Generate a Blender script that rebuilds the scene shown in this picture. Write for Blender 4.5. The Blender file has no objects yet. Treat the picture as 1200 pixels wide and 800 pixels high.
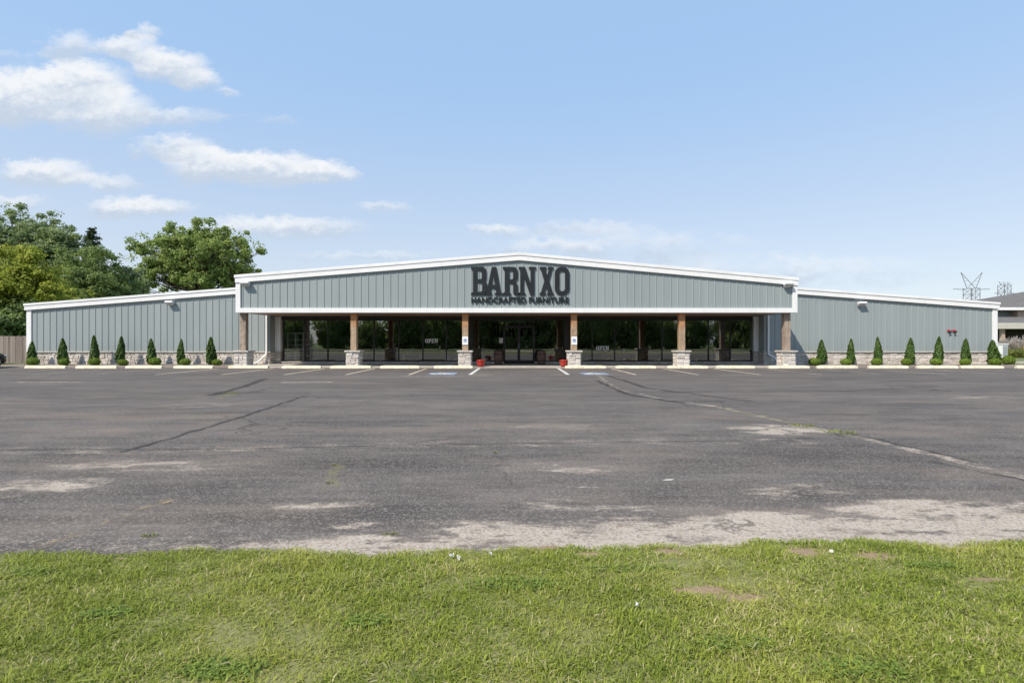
import bpy, bmesh, math, random
import numpy as np
from math import radians as R, sin, cos, pi
from mathutils import Vector, Matrix

random.seed(7)
rng = np.random.default_rng(11)
scn = bpy.context.scene
COL = scn.collection

# ------------------------------------------------------------------ camera numbers
H = 1.45                      # eye height
F = 600.0                     # focal length in units of a 1200 px wide picture
def gp(px, py):               # where a spot of ground lies
    d = H * F / (py - 400.0)
    return ((px - 600.0) * d / F, d)
def XA(px, d): return (px - 600.0) * d / F
def ZA(py, d): return H + (400.0 - py) * d / F

# ------------------------------------------------------------------ node helpers
class S:
    def __init__(s, t, k): s.t, s.k = t, k
    def __add__(a, b): return m_(a.t, 'ADD', a, b)
    def __radd__(a, b): return m_(a.t, 'ADD', b, a)
    def __sub__(a, b): return m_(a.t, 'SUBTRACT', a, b)
    def __rsub__(a, b): return m_(a.t, 'SUBTRACT', b, a)
    def __mul__(a, b): return m_(a.t, 'MULTIPLY', a, b)
    def __rmul__(a, b): return m_(a.t, 'MULTIPLY', b, a)
    def __truediv__(a, b): return m_(a.t, 'DIVIDE', a, b)
def put(t, sock, v):
    if isinstance(v, S): t.links.new(v.k, sock)
    elif v is not None:
        if isinstance(v, (tuple, list)) and len(v) == 3 and sock.type == 'RGBA': v = (*v, 1)
        sock.default_value = v
def m_(t, op, a, b=None, c=None, clamp=False):
    n = t.nodes.new('ShaderNodeMath'); n.operation = op; n.use_clamp = clamp
    put(t, n.inputs[0], a)
    if b is not None: put(t, n.inputs[1], b)
    if c is not None: put(t, n.inputs[2], c)
    return S(t, n.outputs[0])
def mx(a, b): return m_(a.t, 'MAXIMUM', a, b)
def mn(a, b): return m_(a.t, 'MINIMUM', a, b)
def cl(a): return m_(a.t, 'MULTIPLY', a, 1.0, clamp=True)
def sm(a, lo, hi, o0=0.0, o1=1.0):
    n = a.t.nodes.new('ShaderNodeMapRange'); n.interpolation_type = 'SMOOTHSTEP'; n.clamp = True
    put(a.t, n.inputs[0], a)
    for i, v in zip((1, 2, 3, 4), (lo, hi, o0, o1)): put(a.t, n.inputs[i], v)
    return S(a.t, n.outputs[0])
def xyz(t, x, y, z=0.0):
    n = t.nodes.new('ShaderNodeCombineXYZ')
    for i, v in enumerate((x, y, z)): put(t, n.inputs[i], v)
    return S(t, n.outputs[0])
def sep(v):
    n = v.t.nodes.new('ShaderNodeSeparateXYZ'); v.t.links.new(v.k, n.inputs[0])
    return [S(v.t, o) for o in n.outputs]
def noise(v, scale, detail=4.0, rough=0.55, dist=0.0):
    n = v.t.nodes.new('ShaderNodeTexNoise')
    put(v.t, n.inputs['Vector'], v); n.inputs['Scale'].default_value = scale
    n.inputs['Detail'].default_value = detail; n.inputs['Roughness'].default_value = rough
    n.inputs['Distortion'].default_value = dist
    return S(v.t, n.outputs['Fac'])
def cells(v, scale):
    n = v.t.nodes.new('ShaderNodeTexVoronoi'); put(v.t, n.inputs['Vector'], v)
    n.inputs['Scale'].default_value = scale
    return sep(S(v.t, n.outputs['Color']))
def mixc(t, f, a, b):
    n = t.nodes.new('ShaderNodeMix'); n.data_type = 'RGBA'
    put(t, n.inputs[0], f); put(t, n.inputs[6], a); put(t, n.inputs[7], b)
    return S(t, n.outputs[2])
def new_mat(name):
    m = bpy.data.materials.new(name); m.use_nodes = True
    t = m.node_tree
    return m, t, t.nodes['Principled BSDF']
def objco(t):
    return S(t, t.nodes.new('ShaderNodeTexCoord').outputs['Object'])
def geopos(t):
    return S(t, t.nodes.new('ShaderNodeNewGeometry').outputs['Position'])
def attr(t, name):
    n = t.nodes.new('ShaderNodeAttribute'); n.attribute_name = name
    return S(t, n.outputs['Fac'])
def bump(t, b, h, strength=0.3, dist=0.02):
    n = t.nodes.new('ShaderNodeBump'); n.inputs['Strength'].default_value = strength
    n.inputs['Distance'].default_value = dist
    put(t, n.inputs['Height'], h); t.links.new(n.outputs[0], b.inputs['Normal'])

def simple(name, c, rough=0.6, var=0.12, scale=3.0, metal=0.0, bmp=0.0, spec=0.4):
    m, t, b = new_mat(name); p = geopos(t)
    n = noise(p, scale, 5.0, 0.6)
    lo = tuple(max(0, x * (1 - var)) for x in c); hi = tuple(min(1, x * (1 + var)) for x in c)
    put(t, b.inputs['Base Color'], mixc(t, sm(n, .3, .7), lo, hi))
    b.inputs['Roughness'].default_value = rough; b.inputs['Metallic'].default_value = metal
    b.inputs['Specular IOR Level'].default_value = spec
    if bmp: bump(t, b, noise(p, scale * 12, 4), bmp)
    return m

# ------------------------------------------------------------------ materials
MAT = {}
def siding_mat():
    m, t, b = new_mat('grey_siding'); p = geopos(t); x, y, z = sep(p)
    n = noise(xyz(t, x * 1.2, y, z * .25), 1.0, 5.0)
    pan = cells(xyz(t, m_(t, 'FLOOR', x / .4064), 0.5, 0.5), 1.7)[0]
    f = cl(sm(n, .3, .7) * .45 + pan * .55)
    put(t, b.inputs['Base Color'], mixc(t, f, (.268, .310, .312), (.310, .350, .350)))
    b.inputs['Roughness'].default_value = .5
    bump(t, b, noise(p, 2.5, 2), .12, .01)
    return m
MAT['siding'] = siding_mat()
def white_mat():
    m, t, b = new_mat('white_trim'); p = geopos(t); x, y, z = sep(p)
    n = noise(xyz(t, x * 2, y * 2, z * .6), 1.5, 6.0, .65)
    put(t, b.inputs['Base Color'], mixc(t, sm(n, .25, .6), (.76, .76, .745), (.82, .82, .81)))
    b.inputs['Roughness'].default_value = .4
    return m
MAT['white'] = white_mat()
MAT['roof_white'] = simple('white_metal_roof', (.78, .78, .77), .45, .06, 1.0)
MAT['black_frame'] = simple('dark_bronze_frame', (.018, .017, .016), .4, .2)
MAT['dark_wall'] = simple('dark_brown_panel', (.03, .026, .024), .6, .2)
MAT['sign_black'] = simple('charcoal_letter', (.014, .017, .019), .45, .2)
MAT['vinyl_black'] = simple('black_vinyl', (.004, .004, .004), .9, .1, spec=.05)
MAT['vinyl_white'] = simple('white_vinyl', (.90, .90, .87), .6, .05)
MAT['paper'] = simple('white_paper', (.70, .69, .65), .8, .06, 20)
MAT['blue_sign'] = simple('blue_sign_paint', (.03, .12, .42), .5, .1)
MAT['rubber'] = simple('tyre_rubber', (.02, .02, .02), .8, .2)
MAT['alloy'] = simple('alloy_rim', (.45, .45, .46), .3, .1, metal=1)
MAT['car_paint'] = simple('black_car_paint', (.012, .013, .015), .18, .1, spec=.7)
MAT['car_glass'] = simple('dark_car_glass', (.01, .012, .014), .06, .1, spec=.8)
MAT['lamp_red'] = simple('red_lens', (.4, .02, .02), .2, .1)
MAT['lamp_clear'] = simple('clear_lens', (.6, .6, .6), .15, .1)
MAT['red_metal'] = simple('red_enamel', (.55, .05, .07), .4, .1)
MAT['steel'] = simple('galvanised_steel', (.22, .235, .255), .5, .15, metal=.3)
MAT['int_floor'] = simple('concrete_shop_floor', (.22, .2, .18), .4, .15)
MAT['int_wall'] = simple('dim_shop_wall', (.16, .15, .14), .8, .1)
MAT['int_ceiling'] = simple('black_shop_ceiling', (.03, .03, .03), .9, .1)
MAT['pale_wood'] = simple('pale_wood', (.45, .36, .24), .5, .15, 6)
MAT['oak_wood'] = simple('golden_oak', (.34, .19, .07), .5, .2, 6)
MAT['grey_cloth'] = simple('grey_upholstery', (.3, .29, .28), .9, .1, 10)
MAT['green_leaf_dark'] = simple('houseplant_leaf', (.03, .09, .03), .5, .3, 10)
MAT['orange'] = simple('orange_plastic', (.8, .16, .04), .5, .08)
MAT['concrete'] = simple('pale_concrete', (.40, .365, .32), .85, .18, 2.2, bmp=.3)
MAT['soil'] = simple('potting_soil', (.06, .04, .03), .95, .3, 20, bmp=.6)

def wood_mat(name, c1, c2, c3=None, sx=14.0, sz=.9, topfade=None):
    m, t, b = new_mat(name); p = geopos(t); x, y, z = sep(p)
    n = noise(xyz(t, x * sx, y * sx, z * sz), 1.0, 6.0, .6, .6)
    n2 = noise(xyz(t, x * 40, y * 40, z * 2.0), 1.0, 3.0)
    c = mixc(t, sm(n, .3, .7), c1, c2)
    if topfade:
        w = noise(xyz(t, x * 3, y * 3, z * 1.5), 1.0, 4)
        c = mixc(t, sm(z + (w - .5) * 1.3, topfade[0], topfade[1]), c, c3)
    c = mixc(t, sm(n2, .58, .72) * .55, c, tuple(v * .4 for v in c1))
    put(t, b.inputs['Base Color'], c); b.inputs['Roughness'].default_value = .75
    bump(t, b, n, .5, .02)
    return m
MAT['post_wood'] = wood_mat('weathered_post_wood', (.29, .20, .125), (.46, .35, .24), (.46, .20, .075), topfade=(1.9, 2.9))
MAT['post_wood_grey'] = wood_mat('grey_post_wood', (.24, .18, .135), (.42, .34, .27))
MAT['barrel_wood'] = wood_mat('barrel_oak', (.10, .055, .04), (.20, .12, .085), sx=22)
def fence_mat():
    m, t, b = new_mat('weathered_fence_board'); p = geopos(t); x, y, z = sep(p)
    a = attr(t, 'rnd'); n = noise(xyz(t, x * 18, y * 18, z * 1.2), 1.0, 5.0)
    c = mixc(t, a, (.12, .095, .085), (.30, .25, .215))
    c = mixc(t, sm(n, .4, .75) * .5, c, (.34, .29, .25))
    put(t, b.inputs['Base Color'], c); b.inputs['Roughness'].default_value = .85
    return m
MAT['fence'] = fence_mat()
def soffit_mat():
    m, t, b = new_mat('stained_plank_soffit'); p = geopos(t); x, y, z = sep(p)
    pl = m_(t, 'FLOOR', y / .14)
    r = cells(xyz(t, pl, m_(t, 'FLOOR', x / 2.4 + pl * .37), .5), 1.3)[0]
    n = noise(xyz(t, x * 1.5, y * 20, z), 1.0, 4)
    put(t, b.inputs['Base Color'], mixc(t, cl(r * .6 + n * .4), (.20, .12, .08), (.42, .29, .20)))
    b.inputs['Roughness'].default_value = .6
    return m
MAT['soffit'] = soffit_mat()
def stone_mat():
    m, t, b = new_mat('split_face_stone'); p = geopos(t)
    a = attr(t, 'rnd'); n = noise(p, 9.0, 5.0, .65)
    c = mixc(t, a, (.47, .42, .375), (.70, .655, .60))
    c = mixc(t, sm(n, .35, .75) * .45, c, (.74, .695, .64))
    c = mixc(t, sm(noise(p, 4.0, 3.0), .6, .74) * .35, c, (.34, .28, .24))
    put(t, b.inputs['Base Color'], c); b.inputs['Roughness'].default_value = .9
    bump(t, b, noise(p, 22.0, 4.0), .7, .02)
    return m
MAT['stone'] = stone_mat()
MAT['stone_cap'] = simple('limestone_cap', (.54, .50, .45), .85, .15, 6, bmp=.4)
MAT['mortar'] = simple('mortar', (.42, .38, .34), .95, .15, 8)
def glass_mat(name, tint=(.30, .32, .31), base=.13):
    m = bpy.data.materials.new(name); m.use_nodes = True; t = m.node_tree; t.nodes.clear()
    o = t.nodes.new('ShaderNodeOutputMaterial')
    tr = t.nodes.new('ShaderNodeBsdfTransparent'); put(t, tr.inputs[0], tint)
    g = t.nodes.new('ShaderNodeBsdfGlossy'); put(t, g.inputs['Color'], (.92, .95, .95)); g.inputs['Roughness'].default_value = .004
    # slight waviness of big sheets
    p = geopos(t); bn = t.nodes.new('ShaderNodeBump'); bn.inputs['Strength'].default_value = .05; bn.inputs['Distance'].default_value = .02
    put(t, bn.inputs['Height'], noise(p, .9, 1.0)); t.links.new(bn.outputs[0], g.inputs['Normal'])
    fr = t.nodes.new('ShaderNodeFresnel'); fr.inputs[0].default_value = 1.5
    fac = cl(S(t, fr.outputs[0]) + base)
    ms = t.nodes.new('ShaderNodeMixShader'); put(t, ms.inputs[0], fac)
    t.links.new(tr.outputs[0], ms.inputs[1]); t.links.new(g.outputs[0], ms.inputs[2])
    t.links.new(ms.outputs[0], o.inputs[0])
    return m
MAT['glass'] = glass_mat('tinted_store_glass', (.70, .72, .70), .20)

def leaf_mat(name, c1, c2, c3, trans=.5, BR=2.2):
    c1, c2, c3 = (tuple(min(v * BR, .45) for v in c) for c in (c1, c2, c3))
    m, t, b = new_mat(name); a = attr(t, 'rnd'); p = geopos(t)
    n = noise(p, .45, 3)
    c = mixc(t, a, c1, c2)
    c = mixc(t, sm(n, .45, .75) * .6, c, c3)
    put(t, b.inputs['Base Color'], c); b.inputs['Roughness'].default_value = .55
    b.inputs['Specular IOR Level'].default_value = .3
    tl = t.nodes.new('ShaderNodeBsdfTranslucent'); put(t, tl.inputs[0], mixc(t, .45, c, (.26, .32, .05)))
    ms = t.nodes.new('ShaderNodeMixShader'); ms.inputs[0].default_value = trans
    o = [n_ for n_ in t.nodes if n_.type == 'OUTPUT_MATERIAL'][0]
    t.links.new(b.outputs[0], ms.inputs[1]); t.links.new(tl.outputs[0], ms.inputs[2]); t.links.new(ms.outputs[0], o.inputs[0])
    return m
MAT['oak_leaf'] = leaf_mat('oak_leaf', (.075, .115, .030), (.15, .19, .055), (.18, .21, .07))
MAT['ash_leaf'] = leaf_mat('ash_leaf', (.075, .105, .05), (.14, .18, .085), (.17, .20, .10))
MAT['maple_leaf'] = leaf_mat('maple_leaf', (.095, .135, .016), (.21, .24, .03), (.27, .27, .035))
MAT['dark_leaf'] = leaf_mat('dark_leaf', (.058, .092, .032), (.12, .16, .055), (.15, .18, .07))
MAT['needle'] = leaf_mat('spruce_needle', (.028, .046, .022), (.06, .085, .04), (.075, .10, .05), .1, BR=1.3)
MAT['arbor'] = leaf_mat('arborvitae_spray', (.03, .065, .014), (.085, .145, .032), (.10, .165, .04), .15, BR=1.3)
MAT['box'] = leaf_mat('boxwood_leaf', (.085, .15, .018), (.20, .28, .04), (.21, .30, .05), .25, BR=1.3)
MAT['hedge_leaf'] = leaf_mat('wood_edge_leaf', (.05, .085, .025), (.14, .17, .06), (.20, .22, .085), .6, 2.4)
MAT['clover'] = leaf_mat('clover_leaf', (.10, .15, .025), (.21, .28, .05), (.20, .26, .05), .3, 1.2)
MAT['bark'] = simple('grey_bark', (.10, .085, .07), .95, .3, 5, bmp=.6)
MAT['plume'] = leaf_mat('grass_plume', (.46, .33, .29), (.66, .54, .47), (.60, .46, .41), .3, BR=1.0)
MAT['tallgrass'] = leaf_mat('tall_grass_blade', (.13, .17, .04), (.27, .28, .09), (.22, .24, .09), .3, BR=1.3)

def blade_mat():
    m, t, b = new_mat('lawn_blade'); a = attr(t, 'rnd'); h = attr(t, 'dry'); p = geopos(t)
    n = noise(p, 1.1, 4); n2 = noise(p, 4.5, 3)
    c = mixc(t, a, (.125, .190, .016), (.345, .410, .052))
    c = mixc(t, sm(n, .40, .68) * .55, c, (.43, .43, .085))
    c = mixc(t, sm(n2, .58, .75) * .5, c, (.095, .17, .02))
    c = mixc(t, h, c, (.55, .48, .27))
    put(t, b.inputs['Base Color'], c); b.inputs['Roughness'].default_value = .6
    b.inputs['Specular IOR Level'].default_value = .15
    tl = t.nodes.new('ShaderNodeBsdfTranslucent'); put(t, tl.inputs[0], c)
    ms = t.nodes.new('ShaderNodeMixShader'); ms.inputs[0].default_value = .3
    o = [n_ for n_ in t.nodes if n_.type == 'OUTPUT_MATERIAL'][0]
    t.links.new(b.outputs[0], ms.inputs[1]); t.links.new(tl.outputs[0], ms.inputs[2]); t.links.new(ms.outputs[0], o.inputs[0])
    return m
MAT['blade'] = blade_mat()
def turf_mat(name, c1, c2):
    m, t, b = new_mat(name); p = geopos(t)
    f = cl(sm(noise(p, .5, 5), .3, .7) * .5 + sm(noise(p, 30, 4), .3, .7) * .5)
    put(t, b.inputs['Base Color'], mixc(t, f, c1, c2)); b.inputs['Roughness'].default_value = .95
    bump(t, b, noise(p, 40, 4), .8, .03)
    return m
MAT['turf'] = turf_mat('rough_turf', (.08, .11, .03), (.17, .20, .06))
def ell(t, x, y, cx, cy, rx, ry):
    ex = (x - cx) / rx; ey = (y - cy) / ry
    return sm(m_(t, 'SQRT', ex * ex + ey * ey), .2, 1.0, 1.0, 0.0)
BARE = [(635, 640, .24, .08), (690, 652, .11, .05), (785, 649, .13, .07), (945, 650, .18, .10), (1025, 655, .16, .08), (1120, 643, .17, .04), (820, 697, .18, .05), (870, 705, .15, .05), (140, 657, .08, .02), (1165, 683, .17, .03)]
def soil_mat():
    m, t, b = new_mat('lawn_soil'); p = geopos(t); x, y, z = sep(p)
    n = noise(p, 30, 4); n2 = noise(p, 3.0, 4)
    th = mixc(t, cl(n * .6 + n2 * .4), (.11, .125, .035), (.27, .25, .10))
    w = noise(p, 9.0, 4) - .5; e = None
    for px, py, rx, ry in BARE:
        cx, cy = gp(px, py); v = ell(t, x + w * .12, y + w * .08, cx, cy, rx * 1.25, ry * 1.25); e = v if e is None else mx(e, v)
    c = mixc(t, cl(e * 2.2), th, mixc(t, n, (.19, .13, .075), (.34, .245, .155)))
    put(t, b.inputs['Base Color'], c); b.inputs['Roughness'].default_value = .95
    bump(t, b, n, .8, .02)
    return m
MAT['lawn_soil'] = soil_mat()
MAT['mulch'] = turf_mat('bark_mulch_bed', (.13, .10, .08), (.30, .25, .20))

# ---- asphalt: worn, seamed, sandy towards the lawn
def seg_field(t, x, y, pts, w):
    out = None
    for (ax, ay), (bx, by) in zip(pts, pts[1:]):
        dx, dy = bx - ax, by - ay; L2 = dx * dx + dy * dy
        px = x - ax; py = y - ay
        h = m_(t, 'MULTIPLY', px * dx + py * dy, 1.0 / L2, clamp=True)
        ex = px - h * dx; ey = py - h * dy
        d = m_(t, 'SQRT', ex * ex + ey * ey)
        out = d if out is None else mn(out, d)
    return sm(out, w * .35, w, 1.0, 0.0)
def asphalt_mat():
    m, t, b = new_mat('worn_asphalt'); p = objco(t); x0, y0, z0 = sep(p)
    wob = noise(p, 1.6, 4) - .5; wob2 = noise(xyz(t, x0 + 31.0, y0, 0.0), 1.6, 4) - .5
    x = x0 + wob * .38; y = y0 + wob2 * .38
    n1 = noise(xyz(t, x0 * .10, y0 * .32, 0.0), 1.0, 5, .6)
    n2 = noise(xyz(t, x0 * .8, y0 * 1.6, 0.0), 1.0, 6, .65)
    n3 = noise(p, 7.0, 4, .6)
    streak = noise(xyz(t, x0 * .35, y0 * 3.2, 4.0), 1.0, 5, .65)
    tone = cl(sm(n1, .3, .7) * .40 + sm(n2, .3, .7) * .32 + sm(streak, .35, .7) * .28)
    def E(px, py, rx, ry, k=1.0):
        cx, cy = gp(px, py); return ell(t, x, y, cx, cy, rx, ry) * k
    dk = mx(E(330, 600, 2.2, .55), mx(E(870, 580, 2.3, .5), mx(E(420, 545, 2.2, .8), E(1000, 535, 2.4, .8)))) * sm(n2, .3, .6)
    tone = tone * (1.0 - dk * .85)
    c = mixc(t, tone, (.045, .040, .038), (.168, .147, .134))
    fine = noise(xyz(t, x0 * .9, y0 * 8.0, 7.0), 1.0, 6, .7)
    wash = sm(noise(xyz(t, x0 * .22 + 7.0, y0 * .75, 1.0), 1.0, 6, .68), .46, .70)
    c = mixc(t, wash * .52, c, (.225, .180, .143))
    c = mixc(t, sm(fine, .52, .74) * .5, c, (.235, .198, .168)); c = mixc(t, sm(fine, .46, .28) * .45, c, (.038, .035, .034))
    far = sm(y0, 7.0, 20.0)
    # wear masks
    edge = sm(y0 + (noise(xyz(t, x0 * .45, y0 * 1.4, 2.0), 1.0, 6, .65) - .5) * 2.6 - sm(x0, -.8, 2.5) * .45, 3.72, 4.45, 1.0, 0.0)
    isl = noise(xyz(t, x0 * .9, y0 * 2.4, 6.0), 1.0, 7, .72)
    edge = edge * (1.0 - sm(isl, .50, .60) * .72)
    edge = edge * sm(x0, -3.0, -.6, .30, 1.0)
    patch = E(915, 503, 1.15, .75, 1.25)
    for a in ((40, 570, 1.1, .55, .8), (660, 548, 1.2, .55, .55), (930, 575, 1.0, .5, .55), (370, 590, .8, .22, .6), (230, 475, 1.7, .9, .45),
              (170, 545, 2.1, .6, .55), (1150, 465, 3.0, 1.0, .5), (1085, 590, .9, .28, .85), (640, 500, 2.2, .8, .35), (430, 470, 3.0, 1.0, .3)):
        patch = mx(patch, E(*a))
    brk = sm(noise(xyz(t, x0 * 1.3, y0 * 3.4, 9.0), 1.0, 7, .7), .34, .68)
    patch = patch * (brk * .9 + .15)
    G = [gp(*q) for q in ((696, 436), (722, 456), (780, 468), (850, 478), (930, 497), (1000, 511), (1060, 525), (1130, 541), (1215, 563))]
    sand = seg_field(t, x + (n3 - .5) * .25, y + (n2 - .5) * .6, G, .15) * .50 * sm(noise(p, 1.1, 4, .7), .36, .56)
    seamA = [gp(*q) for q in ((-60, 527), (270, 526), (480, 521), (700, 518), (930, 516))]
    dust = seg_field(t, x, y, seamA, .42) * .42 * brk
    nf = noise(xyz(t, x0, y0 * 1.7, 5.0), 8.0, 6, .72)
    W0 = cl(mx(mx(edge * (1.0 - dk * .6) * (.35 + brk * .75), patch), mx(sand * (.4 + brk), dust)))
    W = sm(W0 + (nf - .5) * .75, .16, .66) * .85 + W0 * .15
    # aggregate speckle
    r = cells(p, 62.0)[0]; r2 = cells(p, 150.0)[1]
    sp = sm(r + (r2 - .5) * .4, .80 - W * .55 - n2 * .14, .90 - W * .5 - n2 * .14)
    c = mixc(t, cl(W * .74), c, mixc(t, n3, (.32, .25, .18), (.58, .475, .365)))
    c = mixc(t, sp * (.50 + W * .3) * (1.0 - far * .5), c, (.45, .40, .345))
    c = mixc(t, sm(r, .72, .95) * .45, c, (.028, .028, .03))
    c = mixc(t, far * .30, c, (.118, .103, .094))
    # dark cracks and tar seams
    def C(w, *pts): return seg_field(t, x0 + wob * .30 + (n3 - .5) * .12, y0 + wob2 * .55 + (n3 - .5) * .10, [gp(*q) for q in pts], w)
    cr = seg_field(t, x0 + wob * .04, y0 + wob2 * .05, seamA, .045) * .75
    for cc in (C(.075, (150, 528), (250, 498), (292, 486), (357, 464)), C(.16, (248, 463), (282, 454), (310, 444)),
               C(.12, (700, 446), (735, 462), (800, 472)), C(.12, (712, 440), (760, 455), (880, 470)),
               C(.04, (905, 493), (965, 501), (1040, 517), (1140, 541)), C(.3, (780, 459), (985, 458), (1095, 453)) * .45,
               C(.2, (330, 452), (600, 458), (760, 459)) * .3, C(.05, (1090, 540), (1215, 566)) * .8):
        cr = mx(cr, cc)
    cr = cr * sm(noise(p, 3.0, 3), .30, .46)
    vo = t.nodes.new('ShaderNodeTexVoronoi'); vo.feature = 'DISTANCE_TO_EDGE'; vo.inputs['Scale'].default_value = .42
    put(t, vo.inputs['Vector'], xyz(t, x0 + wob * 1.3 + n3 * .10, y0 + wob2 * 1.3 + n3 * .10, 0.0))
    cr = mx(cr, sm(S(t, vo.outputs['Distance']), .004, .011, .75, 0.0) * sm(noise(p, .28, 3), .50, .60))
    c = mixc(t, cl(cr) * .74, c, (.016, .015, .015))
    # weeds rooted in the joints
    gr = mx(seg_field(t, x, y, G[3:6], .10), mx(C(.10, (392, 545), (384, 572)), mx(C(.16, (260, 466), (272, 461)), C(.3, (170, 466), (235, 466)) * .5)))
    gr = gr * sm(noise(p, 5.0, 4, .7), .42, .60)
    c = mixc(t, cl(gr) * .6, c, (.19, .18, .08))
    # scraped pale scars
    sc = mx(E(782, 563, .07, .035), mx(E(651, 552, .10, .04), mx(E(690, 570, .10, .03), E(650, 543, .05, .03))))
    c = mixc(t, cl(sc * 1.6) * sm(n3, .35, .55), c, (.46, .42, .37))
    put(t, b.inputs['Base Color'], c); b.inputs['Roughness'].default_value = .88
    b.inputs['Specular IOR Level'].default_value = .25
    bump(t, b, r * .6 + r2 * .3, .5, .012)
    return m
MAT['asphalt'] = asphalt_mat()
def paint_mat(name, c, keep=.5):
    m, t, b = new_mat(name); p = geopos(t); x, y, z = sep(p)
    f = sm(noise(p, 7.0, 6, .75) + (noise(xyz(t, x * .6, y * .6, 3.0), 1.0, 2) - .5) * .5, keep - .12, keep + .12)
    put(t, b.inputs['Base Color'], c); b.inputs['Roughness'].default_value = .8
    tr = t.nodes.new('ShaderNodeBsdfTransparent'); ms = t.nodes.new('ShaderNodeMixShader'); put(t, ms.inputs[0], cl(f * .9 + .1))
    o = [n_ for n_ in t.nodes if n_.type == 'OUTPUT_MATERIAL'][0]
    t.links.new(b.outputs[0], ms.inputs[1]); t.links.new(tr.outputs[0], ms.inputs[2]); t.links.new(ms.outputs[0], o.inputs[0])
    return m
MAT['line_paint'] = paint_mat('worn_stall_paint', (.62, .54, .40), .63)
MAT['faint_paint'] = paint_mat('faded_stall_paint', (.50, .43, .33), .53)
MAT['yellow_paint'] = paint_mat('worn_yellow_paint', (.40, .30, .17), .40)
MAT['blue_paint'] = paint_mat('worn_blue_paint', (.26, .34, .47), .55)
MAT['white_paint'] = paint_mat('worn_white_paint', (.66, .65, .62), .64)
def stop_mat():
    m, t, b = new_mat('cream_painted_concrete'); p = geopos(t); x, y, z = sep(p)
    n = noise(p, 5.0, 6, .7)
    c = mixc(t, sm(n, .3, .7), (.74, .66, .46), (.84, .78, .60))
    c = mixc(t, sm(noise(p, 9.0, 5, .7), .50, .62) * .6, c, (.44, .38, .28)); c = mixc(t, sm(noise(p, 3.0, 5, .7), .56, .66) * .55, c, (.50, .46, .38))
    put(t, b.inputs['Base Color'], c); b.inputs['Roughness'].default_value = .8
    return m
MAT['stop'] = stop_mat()

# ------------------------------------------------------------------ mesh helpers
class MB:
    def __init__(s): s.v, s.f, s.r, s.cur = [], [], [], 0.5
    def add(s, vs, fs):
        o = len(s.v); s.v += [tuple(q) for q in vs]; s.r += [s.cur] * len(vs)
        s.f += [tuple(o + i for i in f) for f in fs]
    def box(s, x0, x1, y0, y1, z0, z1):
        s.add([(x0, y0, z0), (x1, y0, z0), (x1, y1, z0), (x0, y1, z0), (x0, y0, z1), (x1, y0, z1), (x1, y1, z1), (x0, y1, z1)],
              [(0, 3, 2, 1), (4, 5, 6, 7), (0, 1, 5, 4), (1, 2, 6, 5), (2, 3, 7, 6), (3, 0, 4, 7)])
    def prism_y(s, poly, y0, y1):            # (x,z) polygon, counter-clockwise seen from -y
        n = len(poly)
        s.add([(x, y0, z) for x, z in poly] + [(x, y1, z) for x, z in poly],
              [tuple(range(n)), tuple(range(2 * n - 1, n - 1, -1))] + [((i + 1) % n, i, n + i, n + (i + 1) % n) for i in range(n)])
    def prism_x(s, poly, x0, x1):            # (y,z) polygon
        n = len(poly)
        s.add([(x0, y, z) for y, z in poly] + [(x1, y, z) for y, z in poly],
              [tuple(range(n - 1, -1, -1)), tuple(range(n, 2 * n))] + [(i, (i + 1) % n, n + (i + 1) % n, n + i) for i in range(n)])
    def tube(s, pts, rads, seg=7, cap=True):
        pts = [Vector(q) for q in pts]; rings = []
        for i, q in enumerate(pts):
            d = (pts[min(i + 1, len(pts) - 1)] - pts[max(i - 1, 0)]).normalized()
            u = d.orthogonal().normalized() if i == 0 else (u - d * u.dot(d)).normalized()
            w = d.cross(u)
            rings.append([q + (u * cos(2 * pi * k / seg) + w * sin(2 * pi * k / seg)) * rads[i] for k in range(seg)])
        vs = [v for rg in rings for v in rg]; fs = []
        for i in range(len(pts) - 1):
            for k in range(seg):
                a, b2 = i * seg + k, i * seg + (k + 1) % seg
                fs.append((a, b2, b2 + seg, a + seg))
        if cap:
            fs.append(tuple(range(seg - 1, -1, -1))); fs.append(tuple((len(pts) - 1) * seg + k for k in range(seg)))
        s.add(vs, fs)
    def lathe(s, prof, cx=0, cy=0, seg=24):
        n = len(prof); vs = []; fs = []
        for r, z in prof:
            for k in range(seg): vs.append((cx + r * cos(2 * pi * k / seg), cy + r * sin(2 * pi * k / seg), z))
        for i in range(n - 1):
            for k in range(seg):
                a, b2 = i * seg + k, i * seg + (k + 1) % seg
                fs.append((a, b2, b2 + seg, a + seg))
        fs.append(tuple(range(seg - 1, -1, -1))); fs.append(tuple((n - 1) * seg + k for k in range(seg)))
        s.add(vs, fs)
    def build(s, name, mat, parent=None, smooth=False, bevel=0, recalc=True):
        me = bpy.data.meshes.new(name); me.from_pydata(s.v, [], s.f); me.validate()
        if recalc:
            bm = bmesh.new(); bm.from_mesh(me); bmesh.ops.recalc_face_normals(bm, faces=bm.faces); bm.to_mesh(me); bm.free()
        a = me.attributes.new('rnd', 'FLOAT', 'POINT')
        if len(s.r) == len(me.vertices): a.data.foreach_set('value', s.r)
        me.materials.append(mat)
        if smooth: me.polygons.foreach_set('use_smooth', [True] * len(me.polygons))
        o = bpy.data.objects.new(name, me); COL.objects.link(o)
        if parent: o.parent = parent
        if bevel:
            md = o.modifiers.new('bevel', 'BEVEL'); md.width = bevel; md.segments = 2; md.limit_method = 'ANGLE'
        return o
def tag(o, label=None, cat=None, group=None, kind=None):
    for k, v in (('label', label), ('category', cat), ('group', group), ('kind', kind)):
        if v: o[k] = v
    return o
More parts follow.
